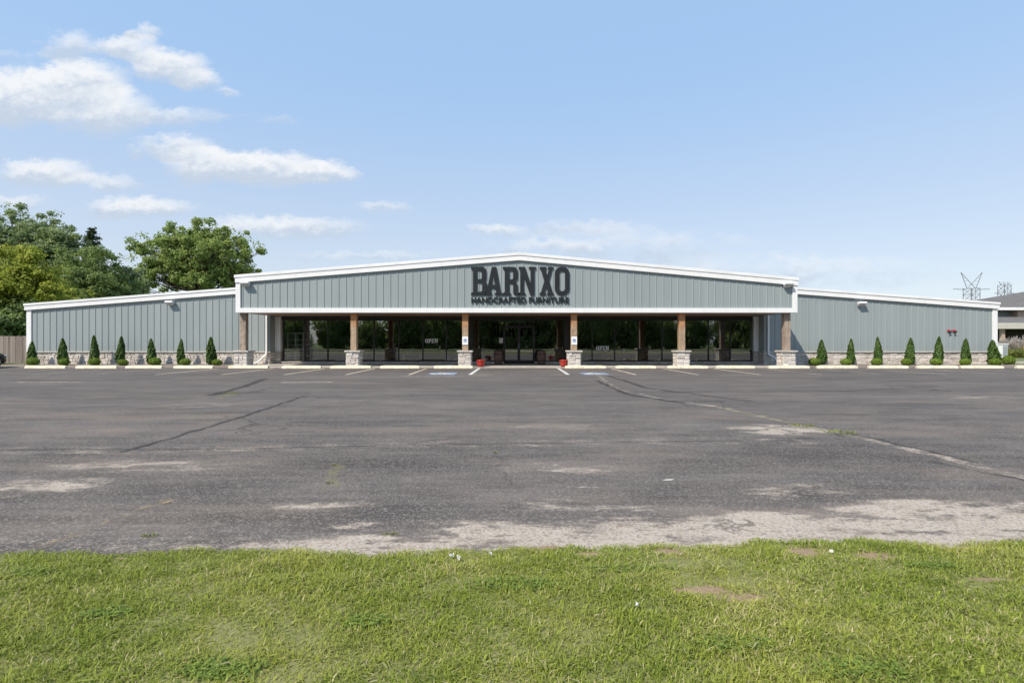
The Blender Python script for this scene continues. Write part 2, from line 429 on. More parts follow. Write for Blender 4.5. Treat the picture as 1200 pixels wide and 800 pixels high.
def thing(name, label, cat, loc=(0, 0, 0), rz=0, group=None):
    o = bpy.data.objects.new(name, None); COL.objects.link(o); o.location = loc; o.rotation_euler = (0, 0, rz)
    o.empty_display_size = .2
    return tag(o, label, cat, group)
def dup(root, loc=None, label=None, rz=None, scale=None):
    r = root.copy(); COL.objects.link(r)
    if loc is not None: r.location = loc
    if rz is not None: r.rotation_euler = (0, 0, rz)
    if scale is not None: r.scale = scale
    if label: r['label'] = label
    def rec(src, dst):
        for ch in list(src.children):
            c = ch.copy(); COL.objects.link(c); c.parent = dst; rec(ch, c)
    rec(root, r)
    return r
def npmesh(name, verts, quads, mat, attrs=None, parent=None, tris=None):
    me = bpy.data.meshes.new(name); nv = len(verts)
    me.vertices.add(nv); me.vertices.foreach_set('co', np.asarray(verts, np.float32).ravel())
    nq = len(quads); nt = 0 if tris is None else len(tris)
    idx = np.asarray(quads, np.int32).ravel()
    starts = np.arange(nq, dtype=np.int32) * 4
    if nt:
        starts = np.concatenate([starts, nq * 4 + np.arange(nt, dtype=np.int32) * 3]); idx = np.concatenate([idx, np.asarray(tris, np.int32).ravel()])
    me.loops.add(len(idx)); me.loops.foreach_set('vertex_index', idx)
    me.polygons.add(nq + nt); me.polygons.foreach_set('loop_start', starts)
    for k, v in (attrs or {}).items():
        a = me.attributes.new(k, 'FLOAT', 'POINT'); a.data.foreach_set('value', np.asarray(v, np.float32))
    me.update(calc_edges=True); me.materials.append(mat)
    o = bpy.data.objects.new(name, me); COL.objects.link(o)
    if parent: o.parent = parent
    return o
def norm(a): return a / np.maximum(np.linalg.norm(a, axis=-1, keepdims=True), 1e-9)
def leaves(centres, normals, ups, L, Wd, rnd):
    """bent diamond leaves: four corners each"""
    n = len(centres); side = norm(np.cross(normals, ups)); up = norm(np.cross(side, normals))
    L = L[:, None]; Wd = Wd[:, None]
    v = np.stack([centres - up * L * .5, centres + side * Wd * .5 + normals * Wd * .15, centres + up * L * .5 - normals * L * .12, centres - side * Wd * .5 + normals * Wd * .15], 1)
    q = np.arange(n * 4).reshape(n, 4)
    return v.reshape(-1, 3), q, np.repeat(rnd, 4)

# ------------------------------------------------------------------ setting: ground, lot, walks
def sheet(name, x0, x1, y0, y1, z, mat, kind='structure', parent=None):
    b = MB(); b.add([(x0, y0, z), (x1, y0, z), (x1, y1, z), (x0, y1, z)], [(0, 1, 2, 3)])
    o = b.build(name, mat, parent)
    if kind and not parent: o['kind'] = kind
    return o
sheet('ground', -900, 900, -300, 1500, -.03, MAT['turf'])
LOT = sheet('parking_lot', -75, 62, 3.0, 31.9, 0.0, MAT['asphalt'])
XL, XR = -15.13, 15.75
YF, YW, YG = 28.2, 32.0, 32.85       # canopy face, wing walls, window wall
b = MB(); b.box(XL - .1, XR + .1, 28.0, 32.9, -.2, .035); o = b.build('sidewalk', MAT['concrete'], bevel=.012); o['kind'] = 'structure'
for x0, x1 in ((-31.2, XL - .11), (XR + .11, 31.6)):
    b = MB()                                                  # planting beds, a little uneven
    nx, ny = 60, 8
    xs = np.linspace(x0, x1, nx); ys = np.linspace(28.45, 32.0, ny)
    for j in range(ny):
        for i in range(nx):
            edge = j in (0,) or i in (0, nx - 1)
            b.v.append((xs[i], ys[j], -.01 if edge else .02 + random.random() * .035)); b.r.append(.5)
    b.f = [(j * nx + i, j * nx + i + 1, (j + 1) * nx + i + 1, (j + 1) * nx + i) for j in range(ny - 1) for i in range(nx - 1)]
    o = b.build('planting_bed', MAT['mulch']); o['kind'] = 'structure'
# lawn soil with a ragged edge
def lawn_edge(x):
    return (3.51 + .19 * (1 / (1 + math.exp(-(x - .6) * 1.6))) + .035 * sin(x * 3.1 + 1) + .025 * sin(x * 7.7) + .018 * sin(x * 17.3 + 2))
b = MB(); xs = np.linspace(-40, 40, 1601)
ys = [-4.5, -2, 0, 1.5, 2.5, 3.0, 3.3]
def lz(x, y): return .012 + .010 * sin(x * 1.3) * cos(y * 1.7) + .006 * sin(x * 4.1 + y * 3)
for x in xs:
    e = lawn_edge(x) + random.uniform(-.02, .02)
    for y in ys: b.v.append((x, y, lz(x, y) + .008)); b.r.append(.5)
    b.v.append((x, e - .06, .012)); b.r.append(.5); b.v.append((x, e, -.004)); b.r.append(.5)
k = len(ys) + 2
b.f = [(i * k + j, (i + 1) * k + j, (i + 1) * k + j + 1, i * k + j + 1) for i in range(len(xs) - 1) for j in range(k - 1)]
o = b.build('lawn_soil', MAT['lawn_soil']); o['kind'] = 'structure'
sheet('road', -200, 200, -15.5, -7.5, -.012, MAT['asphalt'])
sheet('road_line', -200, 200, -8.05, -7.93, -.007, MAT['white_paint'])
# right-hand verge: kerb and access road
b = MB(); b.prism_y([(33.0, -.05), (33.25, -.05), (33.25, .12), (33.0, .12)], 34.0, 60.0)
b2 = MB(); b2.box(32.3, 60, 33.6, 33.9, -.05, .13); o = b2.build('kerb', MAT['concrete'], bevel=.03); o['kind'] = 'structure'
sheet('verge', 31.7, 62, 31.9, 33.6, .004, MAT['turf'])

# painted stall lines belong to the lot
def lot_quad(name, pts, mat, z=.004):
    b = MB(); n = 12                                           # subdivided strip
    (x0, y0), (x1, y1), w = pts
    dx, dy = x1 - x0, y1 - y0; L = math.hypot(dx, dy); ux, uy = -dy / L * w / 2, dx / L * w / 2
    for i in range(n + 1):
        f = i / n; jx = random.uniform(-.006, .006)
        b.v += [(x0 + dx * f + ux + jx, y0 + dy * f + uy, z), (x0 + dx * f - ux + jx, y0 + dy * f - uy, z)]; b.r += [.5, .5]
    b.f = [(2 * i, 2 * i + 1, 2 * i + 3, 2 * i + 2) for i in range(n)]
    return b.build(name, mat, LOT)
gaps = [24, 84, 142.5, 197.5, 259.5, 322.5, 382.5, 440.5, 500.5, 715.5, 775, 834, 892, 952.5, 1011, 1069, 1124, 1182]
YS = 27.55
for g in gaps:
    x = XA(g, YS)
    lot_quad('stall_line', ((x, 27.3), (x + .08, 22.3), .115), MAT['line_paint'] if 240 < g < 860 else MAT['faint_paint'])
lot_quad('stall_line', ((-1.76, 27.8), (-1.84, 22.4), .15), MAT['white_paint'])
lot_quad('stall_line', ((2.5, 27.8), (2.46, 22.4), .15), MAT['white_paint'])
lot_quad('stall_line', ((-1.9, 22.35), (2.5, 22.35), .14), MAT['faint_paint'])
lot_quad('stall_line', ((-4.6, 21.3), (-1.0, 21.5), .12), MAT['faint_paint'])
lot_quad('stall_line', ((*gp(48, 641),), (*gp(205, 583),), .11), MAT['yellow_paint'])
lot_quad('stall_line', ((*gp(551, 459),), (*gp(560, 452),), .12), MAT['yellow_paint'])
for px0, px1 in ((20, 95), (330, 390)):
    lot_quad('stall_line', ((*gp(px0, 448),), (*gp(px1, 447.6),), .2), MAT['faint_paint'])
def wheelchair(scale, th, place):
    """flat pictogram as quads; place maps (u,v) to a point"""
    b = MB()
    def stroke(pts, w):
        for (x0, y0), (x1, y1) in zip(pts, pts[1:]):
            L = math.hypot(x1 - x0, y1 - y0) or 1; ux, uy = -(y1 - y0) / L * w / 2, (x1 - x0) / L * w / 2
            b.add([place(x0 + ux, y0 + uy), place(x0 - ux, y0 - uy), place(x1 - ux, y1 - uy), place(x1 + ux, y1 + uy)], [(0, 1, 2, 3)])
    s = scale
    arc = [(s * (-.06 + .24 * cos(a)), s * (-.18 + .24 * sin(a))) for a in np.linspace(R(110), R(350), 14)]
    stroke(arc, s * th)
    stroke([(-.08 * s, .28 * s), (-.04 * s, -.06 * s)], s * th)
    stroke([(-.04 * s, -.05 * s), (.17 * s, -.06 * s), (.26 * s, -.32 * s), (.36 * s, -.30 * s)], s * th)
    stroke([(-.06 * s, .1 * s), (.14 * s, .1 * s)], s * th)
    n = 10; c = (-.09 * s, .40 * s)
    b.add([place(c[0] + .075 * s * cos(2 * pi * i / n), c[1] + .075 * s * sin(2 * pi * i / n)) for i in range(n)], [tuple(range(n))])
    return b
for px in (518, 697):
    x, y = XA(px, 23.0), 23.0
    b = MB(); b.add([(x - .62, y - .75, .004), (x + .62, y - .75, .004), (x + .62, y + .85, .004), (x - .62, y + .85, .004)], [(0, 1, 2, 3)])
    sq = b.build('accessible_marking', MAT['blue_paint'], LOT)
    wheelchair(1.35, .15, lambda u, v: (x + u, y + .05 + v, .008)).build('wheelchair_symbol', MAT['white_paint'], sq, recalc=False)

# ------------------------------------------------------------------ the store
B = thing('store_building', 'long low grey metal store with white trim, stone base and timber porch', 'building', (0, 0, 0))
def stone_face(b, ax, u0, u1, z0, z1, plane, out, row=.20):
    """ashlar blocks on a face; ax 'x' or 'y' is the running direction, out is the outward sign on the other axis"""
    z = z0; nrow = max(1, round((z1 - z0) / row)); rh = (z1 - z0) / nrow
    for r_ in range(nrow):
        u = u0; zz = z0 + r_ * rh
        while u < u1 - .01:
            w = min(random.uniform(.18, .46), u1 - u)
            if u1 - u - w < .16: w = u1 - u
            two = random.random() < .25 and rh > .14
            for k in range(2 if two else 1):
                za, zb = (zz + k * rh / 2, zz + (k + 1) * rh / 2) if two else (zz, zz + rh)
                g = .008; d = random.uniform(.018, .042); i = .018
                b.cur = random.random()
                j = lambda: random.uniform(-.006, .006)
                base = [(u + g, za + g), (u + w - g, za + g), (u + w - g, zb - g), (u + g, zb - g)]
                top = [(u + g + i + j(), za + g + i + j()), (u + w - g - i + j(), za + g + i + j()), (u + w - g - i + j(), zb - g - i + j()), (u + g + i + j(), zb - g - i + j())]
                P = lambda q, dd: (q[0], plane + out * dd, q[1]) if ax == 'x' else (plane + out * dd, q[0], q[1])
                b.add([P(q, 0) for q in base] + [P(q, d + random.uniform(-.01, .01)) for q in top],
                      [(4, 5, 6, 7), (0, 1, 5, 4), (1, 2, 6, 5), (2, 3, 7, 6), (3, 0, 4, 7)])
            u += w
YB = 60.0
zl_end, zr_end, z_apex = 3.80, 3.88, 6.12
XE = 30.3
def roofz(x):
    return z_apex + (zl_end - z_apex) * (-x / XE) if x < 0 else z_apex + (zr_end - z_apex) * (x / XE)
def ribs(b, x0, x1, z0, ztop, y, pitch=.4064, w=.036, d=.027, off=0.0):
    x = x0 + off
    while x < x1:
        z1 = ztop(x)
        b.add([(x - w, y, z0), (x - w * .45, y - d, z0), (x + w * .45, y - d, z0), (x + w, y, z0),
               (x - w, y, z1), (x - w * .45, y - d, z1), (x + w * .45, y - d, z1), (x + w, y, z1)],
              [(0, 1, 5, 4), (1, 2, 6, 5), (2, 3, 7, 6)])
        x += pitch
ZST = .81
for side in (-1, 1):
    x0, x1 = (-XE + .3, XL) if side < 0 else (XR, XE - .3)
    b = MB(); b.prism_y([(x0, ZST), (x1, ZST), (x1, roofz(x1) - .3), (x0, roofz(x0) - .3)], YW, YW + .2)
    ribs(b, x0 + .1, x1 - .02, ZST, lambda x: roofz(x) - .35, YW - .001, off=.2)
    # short return towards the window wall
    xr = x1 if side < 0 else x0
    xs0, xs1 = (XL - 11.5, x1) if side < 0 else (x0, XR + 10.5)      # end lap of the sheets
    b.box(xs0, xs1, YW - .005, YW - .001, 3.98, 3.995)
    b.build('wall', MAT['siding'], B)
    b = MB(); xa, xb = (xr - .2, xr) if side < 0 else (xr, xr + .2)
    b.box(xa, xb, YW + .2, YG + .3, .6, 3.4); b.build('return_wall', MAT['siding'], B)
    b = MB(); b.box(x0 - .3 if side < 0 else x0, x1 if side < 0 else x1 + .3, YW + .002, YW + .18, -.1, ZST - .004)
    s = b.build('stone_base', MAT['mortar'], B)
    b = MB(); stone_face(b, 'x', x0 - (.28 if side < 0 else 0), x1 + (.28 if side > 0 else 0), 0.0, ZST - .05, YW, -1)
    stone_face(b, 'y', YW, YG, 0.0, ZST - .05, xr, 1 if side < 0 else -1)
    b.build('stone_facing', MAT['stone'], s)
    b = MB(); b.box(x0 - .3 if side < 0 else x0 - .06, x1 + .06 if side < 0 else x1 + .3, YW - .09, YW - .003, ZST - .05, ZST + .012)
    b.build('stone_ledge', MAT['stone_cap'], s, bevel=.01)
    # white corner board
    xc = -XE if side < 0 else XE - .3
    b = MB(); b.box(xc, xc + .3, YW - .06, YW + .3, ZST + .013, (zl_end if side < 0 else zr_end) - .2)
    b.build('corner_trim', MAT['white'], B, bevel=.008)
    # rake trim in two steps
    xo0, xo1 = (-XE - .06, XL + .4) if side < 0 else (XR - .5, XE + .06)
    b = MB(); b.prism_y([(xo0, roofz(xo0) - .41), (xo1, roofz(xo1) - .41), (xo1, roofz(xo1) - .14), (xo0, roofz(xo0) - .14)], YW - .14, YW + .1)
    rt = b.build('rake_trim', MAT['white'], B, bevel=.01)
    b = MB(); b.prism_y([(xo0 - .03, roofz(xo0) - .138), (xo1 + .03, roofz(xo1) - .138), (xo1 + .03, roofz(xo1)), (xo0 - .03, roofz(xo0))], YW - .175, YW + .1)
    b.build('drip_edge', MAT['roof_white'], rt, bevel=.01)
    # side wall
    xs_ = -XE + .05 if side < 0 else XE - .25
    b = MB(); b.box(xs_, xs_ + .2, YW + .31, YB, -.1, (zl_end if side < 0 else zr_end) - .25); b.build('side_wall', MAT['siding'], B)
b = MB(); b.prism_y([(-XE + .3, -.1), (XE - .3, -.1), (XE - .3, zr_end - .3), (0, z_apex - .3), (-XE + .3, zl_end - .3)], YB - .2, YB); b.build('rear_wall', MAT['siding'], B)
b = MB(); b.prism_y([(-XE - .1, zl_end - .15), (0, z_apex - .12), (XE + .1, zr_end - .15), (XE + .1, zr_end - .03), (0, z_apex), (-XE - .1, zl_end - .03)], YW + .101, YB + .3)
for i in range(-74, 75):
    x = i * .41
    if abs(x) < XE: b.box(x - .015, x + .015, YW + .105, YB + .28, roofz(x) - .09, roofz(x) + .02)
b.build('roof', MAT['roof_white'], B)

# canopy
CX0, CX1 = -15.15, 15.65; APX = .40
cz = lambda x: 6.33 - ((APX - x) * .079 if x < APX else (x - APX) * .0905)
b = MB(); b.prism_y([(CX0, 3.05), (CX1, 3.05), (CX1, cz(CX1) - .3), (APX, cz(APX) - .3), (CX0, cz(CX0) - .3)], YF, YF + .25)
ribs(b, CX0 + .25, CX1 - .25, 3.27, lambda x: cz(x) - .37, YF - .001, off=.07)
b.build('canopy_wall', MAT['siding'], B)
for xa, xb in ((CX0, CX0 + .2), (CX1 - .2, CX1)):
    b = MB(); b.prism_x([(YF + .251, 3.05), (YW - .003, 3.05), (YW - .003, cz(xa) - .3), (YF + .251, cz(xa) - .3)], xa, xb); b.build('canopy_side', MAT['siding'], B)
    xc = xa - .04 if xa < 0 else xb - .22
    b = MB(); b.box(xc, xc + .26, YF - .07, YF + .3, 3.283, cz(xa) - .36); b.build('corner_trim', MAT['white'], B, bevel=.008)
b = MB(); b.box(CX0 - .04, CX1 + .04, YF - .08, YF + .28, 3.03, 3.28); b.build('fascia_board', MAT['white'], B, bevel=.01)
for k, (z0, z1, yo, nm, mt) in enumerate(((-.43, -.16, .12, 'rake_trim', 'white'), (-.158, 0, .15, 'drip_edge', 'roof_white'))):
    e = .05 + .04 * k
    pl = [(CX0 - e, cz(CX0 - e) + z0), (APX, cz(APX) + z0), (CX1 + e, cz(CX1 + e) + z0), (CX1 + e, cz(CX1 + e) + z1), (APX, cz(APX) + z1), (CX0 - e, cz(CX0 - e) + z1)]
    b = MB(); b.prism_y(pl, YF - yo, YF + .1); b.build(nm, MAT[mt], B, bevel=.01)
b = MB(); e = .16
b.prism_y([(CX0 - e, cz(CX0 - e) - .15), (APX, cz(APX) - .13), (CX1 + e, cz(CX1 + e) - .15), (CX1 + e, cz(CX1 + e) - .02), (APX, cz(APX)-.003), (CX0 - e, cz(CX0 - e) - .02)], YF + .101, YF + 9.0)
b.build('canopy_roof', MAT['roof_white'], B)
b = MB(); b.box(CX0 + .21, CX1 - .21, YF + .29, YG - .02, 3.06, 3.11); b.build('soffit', MAT['soffit'], B)
b = MB(); b.box(XL, XR, YG - .012, YG + .28, 2.84, 3.05); b.build('header_beam', MAT['dark_wall'], B)
b = MB(); b.box(XL, XR, YG + .02, YG + .25, 3.052, 4.9); b.build('upper_wall', MAT['dark_wall'], B)
# white end columns of the shopfront
for x0, x1 in ((XL + .003, XL + .36), (XR - .32, XR - .003)):
    b = MB(); b.box(x0, x1, YG - .2, YG + .2, ZST + .003, 3.048); b.build('end_column', MAT['white'], B, bevel=.01)
    b = MB(); b.box(x0, x1 - .003, YG - .20, YG + .2, -.05, ZST - .06); s = b.build('stone_base', MAT['mortar'], B)
    b = MB(); stone_face(b, 'x', x0, x1, .03, ZST - .06, YG - .20, -1); b.build('stone_facing', MAT['stone'], s)
    b = MB(); b.box(x0 - .0, x1 + .03, YG - .3, YG + .2, ZST - .058, ZST); b.build('stone_ledge', MAT['stone_cap'], s, bevel=.01)

# porch posts on stone piers
POSTS = [-14.95, -8.80, -2.60, 3.45, 9.45, 15.30]
for i, x in enumerate(POSTS):
    y = YF + .38; hw = .165
    b = MB()
    n = 14
    for k in range(n):                                       # hewn faces, not quite straight
        z = .95 + (3.028 - .95) * k / (n - 1)
        j = lambda: random.uniform(-.008, .008)
        for sx, sy in ((-1, -1), (1, -1), (1, 1), (-1, 1)): b.v.append((x + sx * hw + j(), y + sy * hw + j(), z)); b.r.append(.5)
    b.f = [(4 * k + c, 4 * k + (c + 1) % 4, 4 * k + 4 + (c + 1) % 4, 4 * k + 4 + c) for k in range(n - 1) for c in range(4)] + [(3, 2, 1, 0), tuple(4 * (n - 1) + c for c in range(4))]
    post = b.build('porch_post', MAT['post_wood'] if 0 < i < 5 else MAT['post_wood_grey'], B, bevel=.015)
    if i in (0, 5): post['label'] = 'greyer weathered timber post at an outer end of the porch'
    ph = .34
    b = MB(); b.box(x - ph, x + ph, y - ph, y + ph, 0, .862); pier = b.build('stone_pier', MAT['mortar'], post)
    b = MB()
    for ax, pl, o_, u in (('x', y - ph, -1, x), ('x', y + ph, 1, x), ('y', x - ph, -1, y), ('y', x + ph, 1, y)):
        stone_face(b, ax, u - ph, u + ph, .03, .86, pl, o_, .19)
    # facing joined with the pier as one stone part
    fc = b.build('pier_facing', MAT['stone'], post)
    b = MB(); b.box(x - ph - .09, x + ph + .09, y - ph - .09, y + ph + .09, .864, .946); b.build('pier_cap', MAT['stone_cap'], post, bevel=.012)

# shopfront glazing
PX = lambda p: XA(p, YG)
def window(x0, x1, z0=.17, z1=2.838, rail=.86, door=False):
    b = MB(); y0, y1 = YG + .0, YG + .12; w = .032
    b.box(x0, x0 + w, y0, y1, z0, z1); b.box(x1 - w, x1, y0, y1, z0, z1)
    b.box(x0 + w, x1 - w, y0, y1, z0, z0 + .06); b.box(x0 + w, x1 - w, y0, y1, z1 - .06, z1)
    if rail: b.box(x0 + w, x1 - w, y0 + .015, y1 - .02, rail - .022, rail + .022)
    f = b.build('window', MAT['black_frame'], B)
    b = MB(); b.add([(x0 + w, YG + .06, z0 + .06), (x1 - w, YG + .06, z0 + .06), (x1 - w, YG + .06, z1 - .06), (x0 + w, YG + .06, z1 - .06)], [(0, 1, 2, 3)])
    b.build('pane', MAT['glass'], f, recalc=False)
Ledges = [331.8, 357, 384, 411, 438, 467, 495.5, 523, 549]
Redges = [667, 694, 720.5, 748, 776, 803, 830.5, 856, 882.4]
for ed in (Ledges, Redges):
    for a, c in zip(ed, ed[1:]): window(PX(a) + .002, PX(c) - .002)
    b = MB(); xa, xb = PX(ed[0]), PX(ed[-1])
    b.box(xa, xb, YG - .28, YG + .118, -.02, .128); s = b.build('sill_wall', MAT['mortar'], B)
    b = MB(); stone_face(b, 'x', xa, xb, .0, .125, YG - .28, -1, .125); b.build('stone_facing', MAT['stone'], s)
    b = MB(); b.box(xa, xb, YG - .37, YG + .118, .13, .168); b.build('sill_cap', MAT['stone_cap'], s, bevel=.006)
for a, c in ((549, 554), (661, 667)):
    b = MB(); b.box(PX(a) + .001, PX(c) - .001, YG - .1, YG + .15, -.02, 2.838); b.build('pilaster', MAT['dark_wall'], B)
for a, c in ((554, 590.5), (626, 661)):
    xa, xb = PX(a), PX(c)
    m1 = xb - .05 if a < 600 else xa + .05
    window(xa + .002, xb - .002, z0=.17)
    b = MB(); b.box(xa, xb, YG - .2, YG + .118, -.02, .128); s = b.build('sill_wall', MAT['mortar'], B)
    b = MB(); stone_face(b, 'x', xa, xb, 0, .125, YG - .2, -1, .125); b.build('stone_facing', MAT['stone'], s)
    b = MB(); b.box(xa, xb, YG - .28, YG + .118, .13, .168); b.build('sill_cap', MAT['stone_cap'], s, bevel=.006)
for sgn, (a, c) in ((1, (590.5, 608)), (-1, (608, 626))):
    x0, x1 = PX(a) + .003, PX(c) - .003; y0, y1 = YG + .02, YG + .075; w = .085
    b = MB(); zt = 2.42
    b.box(x0, x0 + w, y0, y1, .05, zt); b.box(x1 - w, x1, y0, y1, .05, zt)
    b.box(x0 + w, x1 - w, y0, y1, .05, .26); b.box(x0 + w, x1 - w, y0, y1, zt - .1, zt); b.box(x0 + w, x1 - w, y0 + .005, y1 - .005, .95, 1.01)
    d = b.build('door', MAT['black_frame'], B)
    b = MB(); b.add([(x0 + w, YG + .05, .26), (x1 - w, YG + .05, .26), (x1 - w, YG + .05, zt - .1), (x0 + w, YG + .05, zt - .1)], [(0, 1, 2, 3)]); b.build('pane', MAT['glass'], d, recalc=False)
    hx = x1 - w / 2 if sgn > 0 else x0 + w / 2
    b = MB(); b.tube([(hx, y0, .95), (hx, y0 - .07, .98), (hx, y0 - .07, 1.32), (hx, y0, 1.35)], [.016] * 4, 8); b.build('handle', MAT['steel'], d, smooth=True)
window(PX(590.5) + .003, PX(626) - .003, z0=2.43, rail=None)
# shop interior
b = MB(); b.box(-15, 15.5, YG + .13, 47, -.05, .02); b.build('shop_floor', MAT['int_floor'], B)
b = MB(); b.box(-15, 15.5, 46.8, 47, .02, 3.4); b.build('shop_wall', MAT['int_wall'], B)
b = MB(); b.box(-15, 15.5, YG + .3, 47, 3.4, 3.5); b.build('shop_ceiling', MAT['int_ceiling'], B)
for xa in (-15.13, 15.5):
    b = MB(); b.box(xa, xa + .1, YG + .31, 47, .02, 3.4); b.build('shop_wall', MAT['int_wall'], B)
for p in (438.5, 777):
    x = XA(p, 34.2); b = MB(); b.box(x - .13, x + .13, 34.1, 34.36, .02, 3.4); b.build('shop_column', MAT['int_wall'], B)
# downspouts
for p, pts in ((0, [(XL - .16, YW - .11, 3.3), (XL - .16, YW - .11, .72), (XL - .22, YW - .14, .60), (XL - .62, YW - .35, .16), (XL - .80, YW - .45, .09)]),
               (1, [(XR + .22, YW - .11, 3.3), (XR + .22, YW - .11, .72), (XR + .28, YW - .15, .60), (XR + .66, YW - .8, .17), (XR + 1.1, YW - 1.6, .08)])):
    b = MB(); b.tube(pts, [.065] * 5, 4); b.build('downspout', MAT['white'], B)

# ------------------------------------------------------------------ lettering
def arcpts(cx, cy, rx, ry, a0, a1, n=7): return [(cx + rx * cos(R(a)), cy + ry * sin(R(a))) for a in np.linspace(a0, a1, n)]
def rrect(x0, y0, x1, y1, r):
    return arcpts(x1 - r, y0 + r, r, r, -90, 0) + arcpts(x1 - r, y1 - r, r, r, 0, 90) + arcpts(x0 + r, y1 - r, r, r, 90, 180) + arcpts(x0 + r, y0 + r, r, r, 180, 270)
def bowl(x0, y0, x1, y1, r): return [(x0, y0)] + arcpts(x1 - r, y0 + r, r, r, -90, 0) + arcpts(x1 - r, y1 - r, r, r, 0, 90) + [(x0, y1)]
GL = {
 'B': [[(165, 170)] + arcpts(262, 208, 38, 38, -90, 0) + [(300, 262)] + arcpts(286, 272, 14, 22, 0, 55, 3) + [(286, 298)] + arcpts(286, 318, 18, 20, -50, 0, 3) + arcpts(262, 382, 42, 38, 0, 90) + [(165, 420), (165, 400), (183, 393), (183, 197), (165, 190)],
       bowl(219, 203, 260, 278, 15), bowl(219, 310, 263, 388, 15)],
 'A': [[(348, 170), (387, 170), (429, 394), (443, 400), (443, 420), (376, 420), (376, 400), (387, 394), (381, 360), (345, 360), (339, 394), (350, 400), (350, 420), (286, 420), (286, 400), (301, 394)], [(363, 238), (377, 328), (350, 328)]],
 'R': [[(445, 170)] + arcpts(536, 210, 40, 40, -90, 0) + arcpts(540, 268, 36, 30, 0, 60, 4) + [(564, 306), (576, 330), (576, 388), (592, 400), (592, 420), (552, 420), (536, 402), (536, 334), (522, 314), (502, 314), (502, 393), (516, 400), (516, 420), (445, 420), (445, 400), (462, 393), (462, 197), (445, 190)], bowl(502, 204, 536, 280, 15)],
 'N': [[(585, 170), (640, 170), (688, 318), (688, 197), (674, 190), (674, 170), (736, 170), (736, 190), (723, 197), (723, 420), (686, 420), (630, 258), (630, 393), (644, 400), (644, 420), (583, 420), (583, 400), (598, 393), (598, 197), (585, 190)]],
 'X': [[(770, 170), (837, 170), (837, 190), (829, 196), (846, 250), (863, 196), (854, 190), (854, 170), (911, 170), (911, 190), (899, 196), (867, 292), (902, 394), (915, 400), (915, 420), (846, 420), (846, 400), (855, 394), (839, 345), (822, 394), (832, 400), (832, 420), (769, 420), (769, 400), (783, 394), (817, 296), (783, 196), (770, 190)]],
 'O': [rrect(902, 170, 1031, 420, 58), rrect(942, 206, 992, 384, 24)],
 'P': [[(445, 170)] + arcpts(536, 210, 40, 40, -90, 0) + arcpts(536, 280, 40, 40, 0, 90) + [(502, 320), (502, 393), (516, 400), (516, 420), (445, 420), (445, 400), (462, 393), (462, 197), (445, 190)], bowl(502, 204, 536, 286, 15)],
 'E': [[(445, 170), (570, 170), (570, 235), (548, 235), (540, 206), (502, 206), (502, 276), (540, 276), (540, 310), (502, 310), (502, 384), (542, 384), (550, 352), (572, 352), (572, 420), (445, 420), (445, 400), (462, 393), (462, 197), (445, 190)]],
}
def glyph(ch, ox, oz, s, depth, name, mat, parent, y=0.0, x_ref=None):
    cu = bpy.data.curves.new(name, 'CURVE'); cu.dimensions = '2D'; cu.fill_mode = 'BOTH'; cu.extrude = depth / 2
    for ring in GL[ch]:
        if ch == 'X': ring = [(770 + (u - 770) * .845, v) for u, v in ring]
        sp = cu.splines.new('POLY'); sp.points.add(len(ring) - 1); sp.use_cyclic_u = True
        for p_, (u, v) in zip(sp.points, ring): p_.co = ((u - x_ref) * s, (420 - v) * s, 0, 1)
    return curve_to_mesh(cu, name, mat, parent, (ox, y, oz))
def curve_to_mesh(cu, name, mat, parent, loc):
    t = bpy.data.objects.new(name, cu); COL.objects.link(t)
    dg = bpy.context.evaluated_depsgraph_get(); me = bpy.data.meshes.new_from_object(t.evaluated_get(dg))
    bpy.data.objects.remove(t)
    me.transform(Matrix.Rotation(pi / 2, 4, 'X')); me.transform(Matrix.Translation(loc))
    me.materials.clear(); me.materials.append(mat); me.name = name
    o = bpy.data.objects.new(name, me); COL.objects.link(o); o.parent = parent
    return o
def text_islands(txt, width, height, depth, name, mat, parent, loc, bold=.02):
    cu = bpy.data.curves.new(name, 'FONT'); cu.body = txt; cu.extrude = depth / 2; cu.offset = bold; cu.size = 1; cu.space_character = 1.05
    t = bpy.data.objects.new(name, cu); COL.objects.link(t)
    dg = bpy.context.evaluated_depsgraph_get(); me = bpy.data.meshes.new_from_object(t.evaluated_get(dg)); bpy.data.objects.remove(t)
    co = np.array([v.co[:] for v in me.vertices]); mnv, mxv = co.min(0), co.max(0)
    sx, sy = width / (mxv[0] - mnv[0]), height / (mxv[1] - mnv[1])
    me.transform(Matrix.Translation((-mnv[0], -mnv[1], 0))); me.transform(Matrix.Diagonal((sx, sy, 1, 1)))
    me.transform(Matrix.Rotation(pi / 2, 4, 'X')); me.transform(Matrix.Translation(loc))
    bm = bmesh.new(); bm.from_mesh(me); bmesh.ops.remove_doubles(bm, verts=bm.verts, dist=1e-5); bm.verts.ensure_lookup_table()
    seen = set(); isl = []
    for v in bm.verts:
        if v in seen: continue
        st = [v]; seen.add(v); g = []
        while st:
            q = st.pop(); g.append(q)
            for e in q.link_edges:
                w = e.other_vert(q)
                if w not in seen: seen.add(w); st.append(w)
        isl.append(g)
    for g in isl:
        ix = {v: i for i, v in enumerate(g)}
        fs = {f for v in g for f in v.link_faces}
        m2 = bpy.data.meshes.new(name); m2.from_pydata([v.co[:] for v in g], [], [[ix[v] for v in f.verts] for f in fs]); m2.materials.append(mat)
        o = bpy.data.objects.new(name, m2); COL.objects.link(o); o.parent = parent
    bm.free()
SG = thing('store_sign', 'large charcoal slab lettering with small capitals below, mounted on the gable', 'sign', (0, 0, 0))
s = (3.15 + 2.256) / 865.0
for ch in 'BARNXO':
    glyph(ch, -2.256, 3.985, s, .035, 'letter', MAT['sign_black'], SG, YF - .05, 165)
